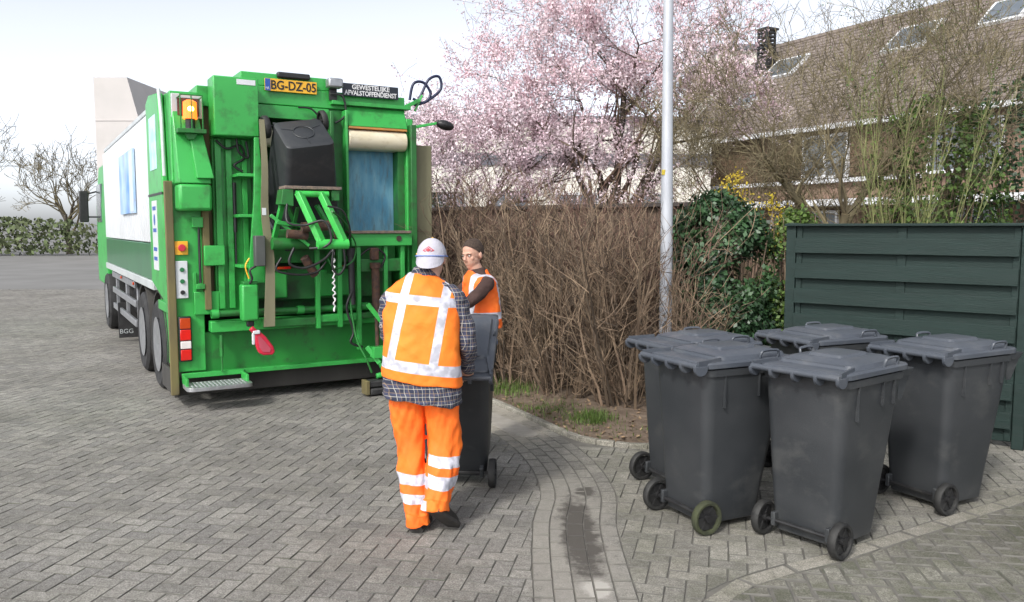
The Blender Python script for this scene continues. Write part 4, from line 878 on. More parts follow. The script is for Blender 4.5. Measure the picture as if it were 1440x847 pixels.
# controls
eb = C('stop_button_plate', (.035, -.03, 1.53), (.16, -.003, 1.665), 'yellow', .004); tp('stop_button', MB().tube([(.1, -.06, 1.6), (.1, -.03, 1.6)], .035, 16), 'red_plastic', .004, eb)
cp = C('control_panel', (.035, -.03, 1.10), (.15, -.003, 1.47), 'white', .006)
for z, m_ in ((1.385, 'green_dark'), (1.27, 'green_dark'), (1.16, 'black')): tp('push_button', MB().tube([(.095, -.045, z), (.095, -.03, z)], .022, 14), m_, .003, cp)
tl = C('tail_light', (.045, -.05, .47), (.165, -.003, .92), 'black', .01)
for (z0, z1, m_) in [(.80, .905, 'orange_lens'), (.685, .79, 'red_lens'), (.60, .675, 'white_lens'), (.485, .59, 'red_lens')]: tp('lens', bx((.055, -.062, z0), (.155, -.05, z1)), m_, .006, tl)
# folding step
sp = MB(); sp.box((.06, -.05, .30), (.66, -.01, .35)); sp.box((.06, -.28, .255), (.085, -.04, .33)); sp.box((.63, -.28, .255), (.655, -.04, .33)); st = tp('step', sp, 'green', .004)
mb = MB(); mb.loft([rrect(.36, -.24, .31, .17, .06, .225), rrect(.36, -.24, .31, .17, .06, .262)])
for i in range(14):
    for j in range(7): mb.box((.10+i*.038, -.37+j*.04, .261), (.124+i*.038, -.350+j*.04, .268))
tp('tread_plate', mb, 'steel', .003, st)
mb = MB(); mb.tube([(.44, -.07, .34), (.44, -.07, .60)], .009, 8); mb.tube([(.44, -.07, .5), (.44, -.07, .72)], .02, 8); tp('step_spring', mb, 'green_dirty_shaded', 0)
# lower tailgate
M_lp = mat('dusty_dark_green_paint', (.014, .17, .028), (.02, .24, .035), rough=.45, scale=1.6, grime=(.03, .05, .025), gscale=5, gamt=.85)
C('lower_panel', (.18, .04, .33), (2.42, .9, .74), M_lp); C('lower_lip', (.16, -.02, .30), (2.42, .04, .345), 'green', .004)
C('lower_column', (.04, -.003, .37), (.22, 0, .93), 'green', 0); C('panel_step', (.20, -.04, .93), (.44, .02, 1.16)); C('panel_step', (.20, -.02, .95), (.23, .02, 1.35), bv=.003)
C('rear_beam', (.34, -.10, .75), (2.40, .06, .86)); mb = MB(); mb.tube([(.34, -.13, .94), (2.36, -.13, .94)], .032, 12); tp('torsion_tube', mb, 'green_dirty_shaded', 0, smooth=50)
for x in (.34, .62, 1.2, 1.9): mb = MB(); mb.tube([(x, -.13, .94), (x+.07, -.13, .94)], .045, 14); tp('tube_collar', mb, 'green', 0, smooth=50)
C('skirt', (0.0, .12, .10), (2.42, .135, .36), 'flap', .004); C('skirt_edge', (0.0, .05, .10), (.03, .9, .34), 'flap', .004)
# hopper interior
C('hopper_back', (.84, .55, .8), (2.44, .6, 3.0), 'green_dirty_shaded'); C('hopper_side', (.80, -.0, .95), (.84, .6, 2.9), 'green_dirty_shaded', .003)
C('inner_panel', (.84, .20, 1.02), (2.40, .24, 1.36), 'green_dirty_shaded'); C('inner_beam', (.84, .14, 1.42), (2.42, .3, 1.64), 'green_dirty_shaded')
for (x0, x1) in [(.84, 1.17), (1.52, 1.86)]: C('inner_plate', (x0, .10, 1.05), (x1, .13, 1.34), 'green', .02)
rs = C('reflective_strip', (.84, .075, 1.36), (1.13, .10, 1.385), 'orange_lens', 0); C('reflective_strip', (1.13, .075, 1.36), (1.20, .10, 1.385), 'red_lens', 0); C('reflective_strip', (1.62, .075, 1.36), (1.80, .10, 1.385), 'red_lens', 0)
C('inner_floor', (.84, .05, .88), (2.40, .55, .90), 'green_dirty_shaded', 0)
C('divider', (1.60, -.12, 1.30), (1.64, .5, 3.02), 'green_dirty_shaded'); C('divider', (1.76, -.14, 1.60), (1.79, .5, 3.04)); C('divider_face', (1.62, -.02, 1.62), (1.77, .0, 3.03), 'green_dirty_shaded', .003)
C('right_wall', (2.48, -.08, .60), (2.56, .9, 3.0)); C('right_lip', (2.50, -.16, 1.3), (2.57, -.07, 2.93), 'green_dirty_shaded')
C('side_flap', (2.60, -.06, .62), (2.80, -.035, 2.72), 'guard', .02); C('side_flap_edge', (2.80, -.02, .7), (2.815, .6, 2.3), 'khaki', .004)
C('flap_clamp', (2.57, -.09, 1.5), (2.68, -.06, 1.54), 'green', .003)
C('blue_shutter', (1.80, .12, 1.76), (2.40, .15, 2.66), 'blue_old', .004); C('shutter_side', (2.40, -.02, 1.7), (2.48, .14, 2.66), 'green_dirty_shaded', .003)
mb = MB(); mb.loft([rrect(0, 0, .10, .095, .05, 0) for _ in range(1)]*1+[]) if False else None
mb = MB(); rp_ = [(-.06+.1*math.cos(R(a))*.9, 2.745+.105*math.sin(R(a))) for a in range(90, 271, 15)]+[(.12, 2.64), (.12, 2.85)]
mb.prism(rp_[::-1], lambda a, b: (1.80, a, b), lambda a, b: (2.47, a, b)); tp('cream_hood', mb, 'cream', .01, smooth=30)
C('hood_edge', (1.80, -.13, 2.853), (2.47, .1, 2.875), 'orange_strip', .003)
mb = MB(); mb.hexa([(1.80, -.12, 2.88), (2.48, -.12, 2.88), (2.48, .1, 2.88), (1.80, .1, 2.88)], [(1.80, -.03, 3.09), (2.48, -.03, 3.09), (2.48, .1, 3.09), (1.80, .1, 3.09)]); tp('green_hood', mb, 'green', .006)
C('roof_lip', (1.64, -.08, 3.10), (2.54, .05, 3.14), bv=.004); C('cream_hood', (.86, .1, 2.64), (1.60, .2, 2.84), 'cream', .03)
# right-hand lifter
cb = C('comb_beam', (1.76, -.26, 1.60), (2.46, -.12, 1.735)); C('comb_beam_lip', (1.74, -.29, 1.735), (2.44, -.12, 1.765), 'rustpaint', .004)
mb = MB(); mb.tube([(2.30, -.27, 1.68), (2.30, -.255, 1.68)], .03, 14); tp('beam_hole', mb, 'rust', 0)
for x in (1.38, 1.62, 1.83, 2.14, 2.34): C('vertical_bar', (x, -.22, .74 if x < 1.8 or x > 2.2 else .48), (x+.045, -.17, 1.60), 'green', .004)
C('cross_bar', (1.88, -.2, 1.32), (2.36, -.12, 1.46), 'green_dirty_shaded'); C('cross_bar', (1.42, -.2, .80), (1.83, -.1, .88)); C('cross_bar', (.84, -.2, .78), (1.38, -.1, .86), 'green_dirty_shaded'); C('cross_bar', (1.87, -.2, .82), (2.34, -.1, .88), 'green_dirty_shaded')
mb = MB(); mb.tube([(2.03, -.24, 1.38), (2.03, -.26, .86)], .045, 14); mb.tube([(2.03, -.24, 1.36), (2.03, -.24, 1.42)], .06, 14); mb.tube([(2.03, -.26, .86), (2.03, -.27, .5)], .022, 10); tp('hydraulic_cylinder', mb, 'rust', 0, smooth=50)
mb = MB(); mb.tube([(1.755, -.25, 1.55), (1.755, -.27, .98)], .035, 12); mb.tube([(1.755, -.25, 1.5), (1.755, -.25, 1.58)], .05, 12); tp('hydraulic_cylinder', mb, 'black', 0, smooth=50)
C('rubber_block', (1.98, -.26, 1.45), (2.07, -.2, 1.58), 'rust', .01)
mb = MB(); mb.bar((1.92, -.28, .98), (2.30, -.40, .45), .07, .05); tp('diagonal_arm', mb, 'green_bright', .004)
mb = MB(); mb.bar((1.90, -.30, .52), (2.02, -.36, .34), .06, .05); mb.bar((2.02, -.36, .34), (2.12, -.36, .16), .05, .04); mb.bar((2.2, -.36, .5), (2.14, -.36, .16), .05, .04); mb.box((1.94, -.40, .40), (2.42, -.28, .52)); mb.tube([(1.98, -.36, .2), (2.16, -.36, .23)], .03, 10); mb.box((2.3, -.38, .12), (2.36, -.3, .45)); tp('lower_linkage', mb, 'green', .004)
C('rubber_buffer', (1.86, -.44, .095), (2.50, -.30, .165), 'rubber', .015); C('rubber_buffer', (1.88, -.46, .0145), (2.50, -.32, .085), 'rubber', .015); C('buffer_end', (1.83, -.45, .02), (1.87, -.30, .17), 'khaki', .004)
# left-hand lifter holding the bin
mb = MB(); mb.box((.92, -.80, 2.165), (1.48, -.58, 2.195)); tp('clamp_plate', mb, 'rustpaint', .004)
mb = MB(); mb.prism([(.88, 2.02), (1.0, 2.0), (1.0, 2.16), (.9, 2.16)], lambda a, b: (a, -.80, b), lambda a, b: (a, -.60, b)); tp('clamp_cheek', mb, 'green_dirty_shaded', .004); tp('clamp_cheek', bx((1.38, -.78, 2.06), (1.46, -.6, 2.16)), 'green_dirty_shaded', .004)
for (a, b_) in (((1.05, -.80, 2.13), (1.20, -1.0, 1.66)), ((1.27, -.80, 2.13), (1.42, -1.0, 1.66))): mb = MB(); mb.bar(a, b_, .075, .06); tp('lift_arm', mb, 'green_bright', .006)
mb = MB(); mb.tube([(1.02, -.80, 2.12), (1.34, -.80, 2.12)], .03, 12); tp('cross_tube', mb, 'green_bright', 0, smooth=50)
mb = MB(); mb.tube([(1.16, -1.0, 1.64), (1.46, -1.0, 1.64)], .048, 16); tp('cross_tube', mb, 'green_bright', 0, smooth=50)
mb = MB(); mb.tube([(.86, -.5, 1.64), (1.6, -.5, 1.64)], .06, 14); tp('pivot_tube', mb, 'green_dirty_shaded', 0, smooth=50)
C('lifter_beam', (.85, -.42, 1.62), (1.60, -.24, 1.78), 'green_dirty_shaded')
for a, b_, w_ in [((.95, -.6, 2.05), (.90, -.45, 1.70), .05), ((1.0, -.6, 2.02), (1.15, -.45, 1.7), .04), ((.88, -.6, 1.85), (1.25, -.55, 1.80), .05), ((1.3, -.55, 2.02), (1.5, -.5, 1.7), .05), ((1.08, -.65, 2.0), (1.06, -.5, 1.72), .035), ((.84, -.55, 1.92), (1.2, -.6, 1.62), .045)]:
    mb = MB(); mb.bar(a, b_, w_, w_*.7); tp('linkage_bar', mb, 'green_dirty_shaded' if w_ < .045 else 'green', .003)
for a, b_, r_ in [((1.1, -.7, 1.8), (1.38, -.72, 1.82), .05), ((.98, -.62, 1.74), (1.18, -.62, 1.72), .045), ((1.42, -.8, 1.78), (1.5, -.6, 1.62), .035), ((1.18, -.5, 1.5), (1.3, -.45, 1.32), .045)]:
    mb = MB(); mb.tube([a, b_], r_, 12); tp('lifter_motor', mb, 'rust', 0, smooth=50)
def hose(pts, r=.012, m='black', n='hose'): mb = MB(); mb.tube(smooth_pts(pts, 6), r, 7); return tp(n, mb, m, 0, smooth=60)
hose([(.93, -.82, 2.02), (.91, -.9, 1.85), (1.05, -.95, 1.82), (1.22, -1.03, 1.86), (1.28, -1.05, 1.7), (1.22, -1.04, 1.62), (1.1, -.95, 1.6)])
hose([(1.26, -1.02, 2.0), (1.42, -1.0, 1.95), (1.52, -.9, 1.75), (1.5, -.8, 1.6)], .010); hose([(1.3, -1.03, 1.95), (1.5, -.8, 1.85), (1.62, -.6, 1.75), (1.72, -.5, 1.62), (1.70, -.45, 1.45), (1.5, -.5, 1.38), (1.42, -.5, 1.48)], .009, 'green_dirty_shaded')
hose([(1.05, -.6, 1.6), (1.0, -.6, 1.45), (1.15, -.6, 1.40), (1.35, -.6, 1.48), (1.45, -.6, 1.6)], .014); hose([(.95, -.5, 1.5), (.9, -.5, 1.38), (1.1, -.5, 1.33), (1.3, -.5, 1.35), (1.4, -.5, 1.45)], .012)
hose([(1.42, -.7, 1.6), (1.40, -.7, 1.42), (1.46, -.7, 1.33), (1.53, -.7, 1.42), (1.52, -.7, 1.6)], .012); hose([(1.72, -.28, 1.1), (1.74, -.3, .85), (1.78, -.33, .6), (1.86, -.38, .4), (1.92, -.38, .25)], .012, 'green_dirty_shaded'); hose([(1.74, -.3, 1.12), (1.68, -.3, .95), (1.75, -.3, .7), (1.72, -.3, .58), (1.85, -.3, .52)], .014)
hose([(1.88, -.2, 1.5), (2.0, -.23, 1.58), (2.15, -.22, 1.5), (2.1, -.22, 1.36)], .012)
hose([(1.28, -.06, 3.04), (1.42, -.07, 3.03), (1.52, -.06, 2.92), (1.55, -.04, 2.85)], .01); hose([(1.62, -.1, 3.2), (1.74, -.12, 3.18), (1.78, -.1, 3.02), (1.74, -.1, 2.95), (1.66, -.1, 2.9)], .012)
hose([(.45, -.05, 2.66), (.55, -.08, 2.58), (.68, -.07, 2.62), (.72, -.05, 2.5), (.62, -.05, 2.42), (.7, -.06, 2.36)], .013); hose([(.64, -.1, 2.68), (.66, -.1, 2.55), (.75, -.1, 2.5), (.73, -.1, 2.66)], .012)
hose([(2.48, 0, 3.12), (2.56, -.02, 3.25), (2.66, -.04, 3.33), (2.74, -.05, 3.18), (2.64, -.04, 3.05), (2.56, 0, 3.12)], .016, 'hose') if False else None
hose([(2.56, .0, 3.22), (2.60, -.02, 3.40), (2.72, -.03, 3.42), (2.80, -.04, 3.30), (2.72, -.02, 3.2), (2.60, 0, 3.24)], .016, 'hose'); hose([(2.66, .0, 3.18), (2.76, -.03, 3.22), (2.92, -.05, 3.36), (2.9, -.05, 3.5), (2.78, -.04, 3.46), (2.70, -.02, 3.3), (2.62, 0, 3.16)], .016, 'hose')
mb = MB(); mb.bar((2.50, -.03, 3.14), (2.66, -.02, 3.22), .04, .04); mb.bar((2.62, 0, 3.1), (2.70, -.03, 3.28), .025, .025); tp('hose_bracket', mb, 'green', .003)
mb = MB(); mb.bar((2.52, -.08, 2.90), (2.84, -.12, 2.97), .035, .03); ma = tp('lamp_arm', mb, 'green', .004); mb = MB(); mb.ell((2.93, -.14, 2.95), (.11, .07, .055), Euler((0, R(12), 0))); tp('side_lamp', mb, 'black', 0, ma, smooth=60)
# strap, grey box, green box
mb = MB(); pts = smooth_pts([(.83, -.40, 2.85), (.845, -.42, 2.4), (.835, -.43, 1.95), (.87, -.45, 1.5), (.86, -.46, 1.1), (.85, -.46, .82)], 5); ww = [(.02, .03, .045, .06, .07, .085)[min(5, int(i/len(pts)*6))] for i in range(len(pts))]
for i in range(len(pts)-1):
    a, b_ = pts[i], pts[i+1]; w0, w1 = .035+.045*i/len(pts), .035+.045*(i+1)/len(pts)
    mb.hexa([(a.x-w0, a.y, a.z), (a.x+w0*.4, a.y, a.z), (a.x+w0*.4, a.y+.012, a.z), (a.x-w0, a.y+.012, a.z)][::-1], [(b_.x-w1, b_.y, b_.z), (b_.x+w1*.4, b_.y, b_.z), (b_.x+w1*.4, b_.y+.012, b_.z), (b_.x-w1, b_.y+.012, b_.z)][::-1])
tp('rubber_strap', mb, 'guard', 0); tp('strap_label', bx((.79, -.435, 1.92), (.83, -.4305, 1.99)), 'white', 0)
C('sensor_box', (.70, -.50, 1.42), (.80, -.40, 1.72), mat('grey_box', (.06, .065, .06), (.08, .085, .08), rough=.6), .01); mb = MB(); mb.box((.0, 5.6, .06), (.6, 5.62, .62)); mf = tp('mud_flap', mb, 'rubber', .004); text('BGG', .10, mf, (.11, 5.594, .16), 'sill', .002)
hose([(.72, -.42, 1.42), (.66, -.42, 1.38), (.68, -.42, 1.3), (.66, -.4, 1.25)], .012); hose([(.66, -.42, 1.5), (.62, -.42, 1.42), (.65, -.42, 1.3)], .008, 'yellow')
C('valve_box', (.58, -.42, .88), (.74, -.28, 1.24), 'green', .02); C('valve_cap', (.60, -.40, 1.24), (.74, -.30, 1.27), 'green_dirty_shaded', .006); C('valve_foot', (.63, -.38, .82), (.70, -.32, .88), 'black', .01)
# red plastic scoop clipped on the beam (its own thing)
rt = thing('plastic_scoop', 'red plastic scoop hanging at the rear beam of the truck', 'scoop', TM @ Vector((.66, -.45, .80)), TA)
mb = MB(); poly = [(.02, -.03), (.07, -.02), (.13, -.08), (.20, -.18), (.215, -.235), (.19, -.265), (.10, -.262), (.055, -.235), (.02, -.14)]
mb.prism(poly[::-1], lambda a, b: (a, .03, b), lambda a, b: (a, -.02, b)); sc_ = obj('blade', mb, M['red_plastic'], rt, bevel=.012)
mb = MB(); poly = [(.045, -.07), (.07, -.07), (.12, -.13), (.17, -.20), (.16, -.235), (.09, -.225), (.06, -.18)]
mb.prism(poly[::-1], lambda a, b: (a, -.02, b), lambda a, b: (a, -.026, b)); obj('inset', mb, mat('pale_red', (.5, .08, .12), (.4, .06, .09), rough=.5), sc_)
mb = MB(); mb.tube([(.03, 0, -.03), (-.01, 0, .015)], .028, 12); obj('grip', mb, M['red_plastic'], rt, bevel=.004); mb = MB(); mb.box((.0, -.03, -.045), (.07, .03, -.01)); mb.box((-.005, -.02, -.15), (.02, .01, -.04)); obj('clip', mb, M['white'], rt, bevel=.006)
# twisted white rope hanging from the lifter
mb = MB(); pts = [(1.44+.012*math.sin(i*1.7)+.006*random.uniform(-1, 1), -.62+.01*math.cos(i*1.3), 1.62-i*.018) for i in range(38)]; mb.tube(pts, [.007+.004*(i % 3 == 0) for i in range(38)], 6)
o = obj('plastic_string', mb, M['white_text'], smooth=60); o.matrix_world = TM; tag(o, 'twisted white plastic string dangling below the bin lifter', 'string')

# ---------------------------------------------------------------- people
def ering(cx, cy, z, hx, hy, n=44, p=2.35):
    out = []
    for j in range(n):
        t = 2*PI*j/n; c, s = math.cos(t), math.sin(t)
        out.append((cx+hx*math.copysign(abs(c)**(2/p), c), cy+hy*math.copysign(abs(s)**(2/p), s), z))
    return out
def fuse(name, mb, m, parent, voxel=.006, sm=3, fold=0, fs=(9, 9, 14), warp=None, label=None):
    me = mb.mesh(name, [m] if not isinstance(m, str) else [M[m]]); o = bpy.data.objects.new('tmp', me); col.objects.link(o)
    r = o.modifiers.new('r', 'REMESH'); r.mode = 'VOXEL'; r.voxel_size = voxel
    s = o.modifiers.new('s', 'SMOOTH'); s.factor = .5; s.iterations = sm
    dg = bpy.context.evaluated_depsgraph_get(); me2 = bpy.data.meshes.new_from_object(o.evaluated_get(dg)); bpy.data.objects.remove(o)
    n = len(me2.vertices); co = np.empty(n*3); me2.vertices.foreach_get('co', co); co = co.reshape(-1, 3)
    if fold:
        no = np.empty(n*3); me2.vertices.foreach_get('normal', no); no = no.reshape(-1, 3)
        d = np.array([noise.noise(Vector((c[0]*fs[0]+c[2]*4, c[1]*fs[1]-c[2]*2, c[2]*fs[2]+c[0]*5))) + .55*noise.noise(Vector((c[0]*fs[0]*2.3-c[2]*9, c[1]*fs[1]*2, c[2]*fs[2]*1.7+3))) - .5*abs(noise.noise(Vector((c[0]*fs[0]*1.3+c[2]*11, c[1]*8, c[2]*fs[2]*.8-7)))) for c in co])
        co = co+no*(d*fold)[:, None]
    if warp is not None: co = np.array([warp(c) for c in co])
    me2.vertices.foreach_set('co', co.ravel()); me2.polygons.foreach_set('use_smooth', [True]*len(me2.polygons)); me2.name = name; me2.update()
    o = bpy.data.objects.new(name, me2); col.objects.link(o); o.parent = parent
    if label: o['label'] = label
    return o
def limb(mb, pts, rad, n=20, k=6): mb.tube(smooth_pts(pts, k), [rad[min(len(rad)-1, int(i/k))]+(rad[min(len(rad)-1, int(i/k)+1)]-rad[min(len(rad)-1, int(i/k))])*((i % k)/k) for i in range((len(pts)-1)*k+1)], n)
def grip_hand(mb, B, wrist, s):   # fingers closed over a bar along x at B; s=+1 right hand
    B = Vector(B); w = Vector(wrist); palm = B+Vector((0, -.030, .026))
    mb.tube([w, w.lerp(palm, .5), palm], [.027, .029, .030], 12); mb.ell(palm, (.044, .034, .017), Euler((R(-25), 0, 0)))
    for i, (dx, l, r) in enumerate([(-.033, .9, .0088), (-.011, 1.05, .0095), (.011, 1.0, .0095), (.033, .88, .009)]):
        x = dx*s; mb.tube(smooth_pts([palm+Vector((x, -.004, 0)), B+Vector((x, .003, .034)), B+Vector((x*1.04, .031*l, .022)), B+Vector((x, .034*l, -.008)), B+Vector((x*.95, .014, -.028*l))], 3), r, 8)
    mb.tube(smooth_pts([palm+Vector((-.030*s, -.015, -.004)), B+Vector((-.050*s, -.032, -.006)), B+Vector((-.040*s, -.018, -.026)), B+Vector((-.022*s, .000, -.030))], 3), .0105, 8)
M['skin'] = mat('skin', (.50, .28, .20), (.56, .33, .24), rough=.55, scale=9); M['skin'].node_tree.nodes['Principled BSDF'].inputs['Subsurface Weight'].default_value = .08
M['hair'] = mat('short_brown_hair', (.035, .022, .016), (.07, .046, .032), rough=.85, scale=90, bump=.5, bscale=160)
M['grey_cap'] = mat('pale_grey_cap', (.40, .39, .44), (.46, .45, .50), rough=.85, scale=9, bump=.25, bscale=40)
M['cap_blue'] = mat('blue_piping', (.12, .20, .50), rough=.6); M['cap_red'] = mat('red_patch', (.48, .07, .09), (.40, .05, .07), rough=.7)
M['plaid'] = plaid('plaid_flannel'); M['brown_knit'] = mat('dark_brown_knit', (.042, .022, .018), (.06, .032, .026), rough=.9, scale=10, bump=.3)
M['jeans'] = mat('blue_jeans', (.13, .20, .34), (.19, .27, .42), rough=.9, scale=8, bump=.3); M['shoe'] = mat('black_leather', (.014, .013, .014), (.03, .028, .028), rough=.5, scale=12, bump=.15)
M['sole'] = mat('dark_sole', (.03, .028, .026), (.05, .045, .04), rough=.85, scale=20)
def head(mb, c, yaw=0, pitch=0, s=1.0):
    Rr = Matrix.Rotation(yaw, 3, 'Z') @ Matrix.Rotation(pitch, 3, 'X'); c = Vector(c); E_ = Rr.to_euler()
    P = lambda x, y, z: c+Rr @ (Vector((x, y, z))*s)
    def e(x, y, z, a, b, d): mb.ell(P(x, y, z), (a*s, b*s, d*s), E_)
    e(0, -.012, .022, .077, .096, .098); e(0, .022, -.04, .062, .068, .078); e(0, .042, -.088, .034, .036, .026)      # skull, face, chin
    e(0, .076, .018, .050, .018, .012)                                                                                # brow
    mb.tube([P(0, .082, .010), P(0, .096, -.012), P(0, .104, -.030)], [.008*s, .010*s, .013*s], 10); e(0, .092, -.036, .017, .012, .008)
    e(0, .076, -.063, .019, .012, .005); e(0, .075, -.071, .018, .012, .006)                                          # lips
    for q in (-1, 1):
        e(q*.038, .060, -.022, .020, .014, .018); e(q*.077, -.008, -.012, .009, .016, .027); e(q*.028, .072, .001, .014, .010, .008)
    return P, E_
def eyes(P, E_, root, s=1.0):
    for q in (-1, 1):
        mb = MB(); mb.ell(P(q*.030, .079, .002), (.011*s, .006*s, .0055*s), E_, 12, 8); o = obj('eye', mb, M['white_lens'], root, smooth=60)
        mb = MB(); mb.ell(P(q*.030, .0835, .001), (.005*s, .003*s, .005*s), E_, 10, 6); obj('iris', mb, M['black_text'], o, smooth=60)
        mb = MB(); mb.tube([P(q*.012, .089, .016), P(q*.030, .089, .021), P(q*.046, .078, .016)], .0035, 6); obj('eyebrow', mb, M['hair'], root)
def shoe(root, heel, d, up, L=.29, label=None):
    heel = Vector(heel); d = Vector(d).normalized(); up = (Vector(up)-d*Vector(up).dot(d)).normalized(); sd_ = d.cross(up)
    prof = [(0, .030, .055, .0), (.015, .038, .075, -.004), (.07, .041, .088, 0), (.11, .040, .080, 0), (.16, .045, .062, .003), (.21, .050, .052, .006), (.255, .045, .044, .004), (.28, .030, .034, 0), (L, .010, .02, 0)]
    def ring(t, w, h, off, b=0): return [heel+d*t+sd_*(off+w*math.cos(a)*(1 if math.sin(a) < .3 else .82))+up*(b+(max(0, math.sin(a))*h if math.sin(a) > 0 else 0)) for a in [2*PI*j/20 for j in range(20)]]
    mb = MB(); mb.loft([ring(t, w, h, o_, .022) for t, w, h, o_ in prof]); o = obj('shoe', mb, M['shoe'], root, smooth=50)
    mb = MB(); mb.loft([[heel+d*t+sd_*(o_+(w+.004)*x)+up*z for x, z in ((-1, .0), (1, .0), (1, .024), (-1, .024))] for t, w, h, o_ in prof]); obj('sole', mb, M['sole'], o, bevel=.003)

# man in the cap, seen from behind
p1 = thing('person', 'man in grey cap, orange hi-vis vest, plaid shirt and orange trousers pushing a tilted bin', 'person', (-.53, 4.86, 0))
hip_l, kn_l, an_l = (-.095, 0, .90), (-.085, .03, .50), (-.035, -.075, .10)
hip_r, kn_r, an_r = (.10, 0, .90), (.125, .02, .50), (.085, -.15, .19)
hl, hr = (-.10, .285, .862), (.245, .285, .862)
mb = MB()
HP, HE = head(mb, (.045, .150, 1.612), R(-6), R(-14))
limb(mb, [(.02, .07, 1.42), (.035, .10, 1.50), (.045, .145, 1.58)], [.062, .058, .056])
mb.loft([ering(0, cy, z, hx, hy) for z, cy, hx, hy in [(.84, 0, .15, .10), (.95, 0, .165, .11), (1.1, .01, .15, .10), (1.3, .04, .175, .11), (1.42, .06, .16, .085), (1.46, .07, .10, .06)]])
for hip, kn, an in ((hip_l, kn_l, an_l), (hip_r, kn_r, an_r)): limb(mb, [hip, kn, an], [.085, .055, .04])
for s, el, hd in ((1, (.262, .03, 1.12), hr), (-1, (-.215, .09, 1.12), hl)):
    w_ = Vector(el).lerp(Vector(hd), .78)+Vector((0, 0, .02)); limb(mb, [(s*.14, .06, 1.39), (s*.190, .05, 1.36), ((.232 if s > 0 else -.20), .05, 1.25), el, w_], [.042, .040, .032, .028, .026]); grip_hand(mb, hd, w_, s)
fuse('body', mb, 'skin', p1, .0048, 2)
mb = MB()
tr = [(hip_l, (-.10, .01, .72), kn_l, (-.065, -.02, .28), an_l), (hip_r, (.115, .015, .72), kn_r, (.108, -.06, .31), an_r)]
limb(mb, tr[0], [.112, .104, .094, .083, .070], 28); limb(mb, tr[1], [.115, .108, .104, .092, .068], 28)
mb.loft([ering(.0, 0, z, hx, hy) for z, hx, hy in [(.76, .12, .10), (.80, .19, .13), (.88, .205, .135), (.96, .20, .13), (1.0, .19, .12)]])
mb.tube([Vector(an_l)+Vector((.004, -.008, .01)), Vector(an_l)+Vector((.006, -.012, -.062))], [.075, .078], 24); mb.tube([Vector(an_r)+Vector((-.002, 0, .02)), Vector(an_r)+Vector((-.004, -.016, -.040))], [.076, .082], 24)
lm = [[((.06, 0, 1), .305, .031), ((1, 0, 0), -.165, .2)], [((.06, 0, 1), .195, .027), ((1, 0, 0), -.165, .2)], [((.13, 0, 1), .435, .031), ((1, 0, 0), .235, .2)], [((.16, 0, 1), .325, .036), ((1, 0, 0), .235, .2)]]
fuse('trousers', mb, hivis('orange_work_trousers', lm, (.95, .14, .012), (.95, .19, .015)), p1, .0055, 3, .017, (12, 12, 3.2))
sag = lambda c: np.array([c[0], c[1], c[2]-.14*c[0]*min(1, max(0, (1.32-c[2])/.35))*min(1, max(0, (.22-c[1])/.05))])
mb = MB()
mb.loft([ering(-.005, cy, z, hx, hy) for z, cy, hx, hy in [(.775, -.005, .236, .160), (.79, -.005, .238, .162), (.90, 0, .228, .148), (1.1, .01, .205, .13), (1.3, .04, .21, .13), (1.40, .06, .20, .115), (1.45, .07, .165, .095), (1.50, .08, .09, .07), (1.53, .09, .072, .066), (1.565, .11, .070, .068)]])
for s, el, hd in ((1, (.262, .03, 1.12), hr), (-1, (-.215, .09, 1.12), hl)):
    w_ = Vector(el).lerp(Vector(hd), .74)+Vector((0, 0, .02)); limb(mb, [(s*.14, .06, 1.39), (s*.190, .05, 1.36), ((.232 if s > 0 else -.20), .05, 1.25), el, w_], [.07, .074, .066, .056, .044], 24)
fuse('shirt', mb, 'plaid', p1, .0055, 3, .016, (9, 9, 12), sag)
mb = MB()
mb.loft([ering(-.008, cy, z, hx, hy, 56, 2.5) for z, cy, hx, hy in [(.888, 0, .236, .160), (.895, 0, .240, .163), (1.0, 0, .236, .158), (1.1, .01, .230, .156), (1.25, .03, .232, .152), (1.36, .05, .226, .14), (1.42, .06, .208, .125), (1.465, .07, .165, .105), (1.50, .08, .115, .085), (1.53, .09, .078, .07)]])
vm = [[((1, 0, -.206), -.388, .025), ((0, 0, 1), 1.27, .29)], [((1, 0, -.17), -.095, .026), ((0, 0, 1), 1.27, .29)], [((.10, 0, 1), 1.375, .027)], [((.14, 0, 1), .985, .032)]]
fuse('vest', mb, hivis('orange_safety_vest', vm, (.95, .175, .012), (.95, .235, .018)), p1, .0055, 3, .012, (7, 7, 8), sag)
# cap worn with its peak over the nape
cp_ = MB(); rings = []
for i in range(13):
    a = R(7*i+2); rings.append([HP(.090*math.cos(a)*math.cos(t), -.012+.108*math.cos(a)*math.sin(t),   .012+.110*math.sin(a)) for t in [2*PI*j/36 for j in range(36)]])
cp_.loft(rings); cap = obj('cap', cp_, M['grey_cap'], p1, smooth=60)
mb = MB(); top = []; bot = []
for j in range(19):
    t = R(200+140*j/18); rows_ = []
    for k in range(6): f = k/5; e = math.sin(PI*(j/18))**.5*.075*f; rows_.append(HP((.091+e*.1)*math.cos(t), -.012+(.109+e*.35)*math.sin(t), .016-e*1.25-.012*f))
    top.append(rows_)
nj, nk = 19, 6; vs = [p for r in top for p in r]; vs2 = [p+Vector((0, -.003, -.001)) for p in vs]
fs = [(j*nk+k, (j+1)*nk+k, (j+1)*nk+k+1, j*nk+k+1) for j in range(nj-1) for k in range(nk-1)]; mb.add(vs, fs); mb.add(vs2, [tuple(reversed(f)) for f in fs]); obj('peak', mb, M['grey_cap'], cap, smooth=60)
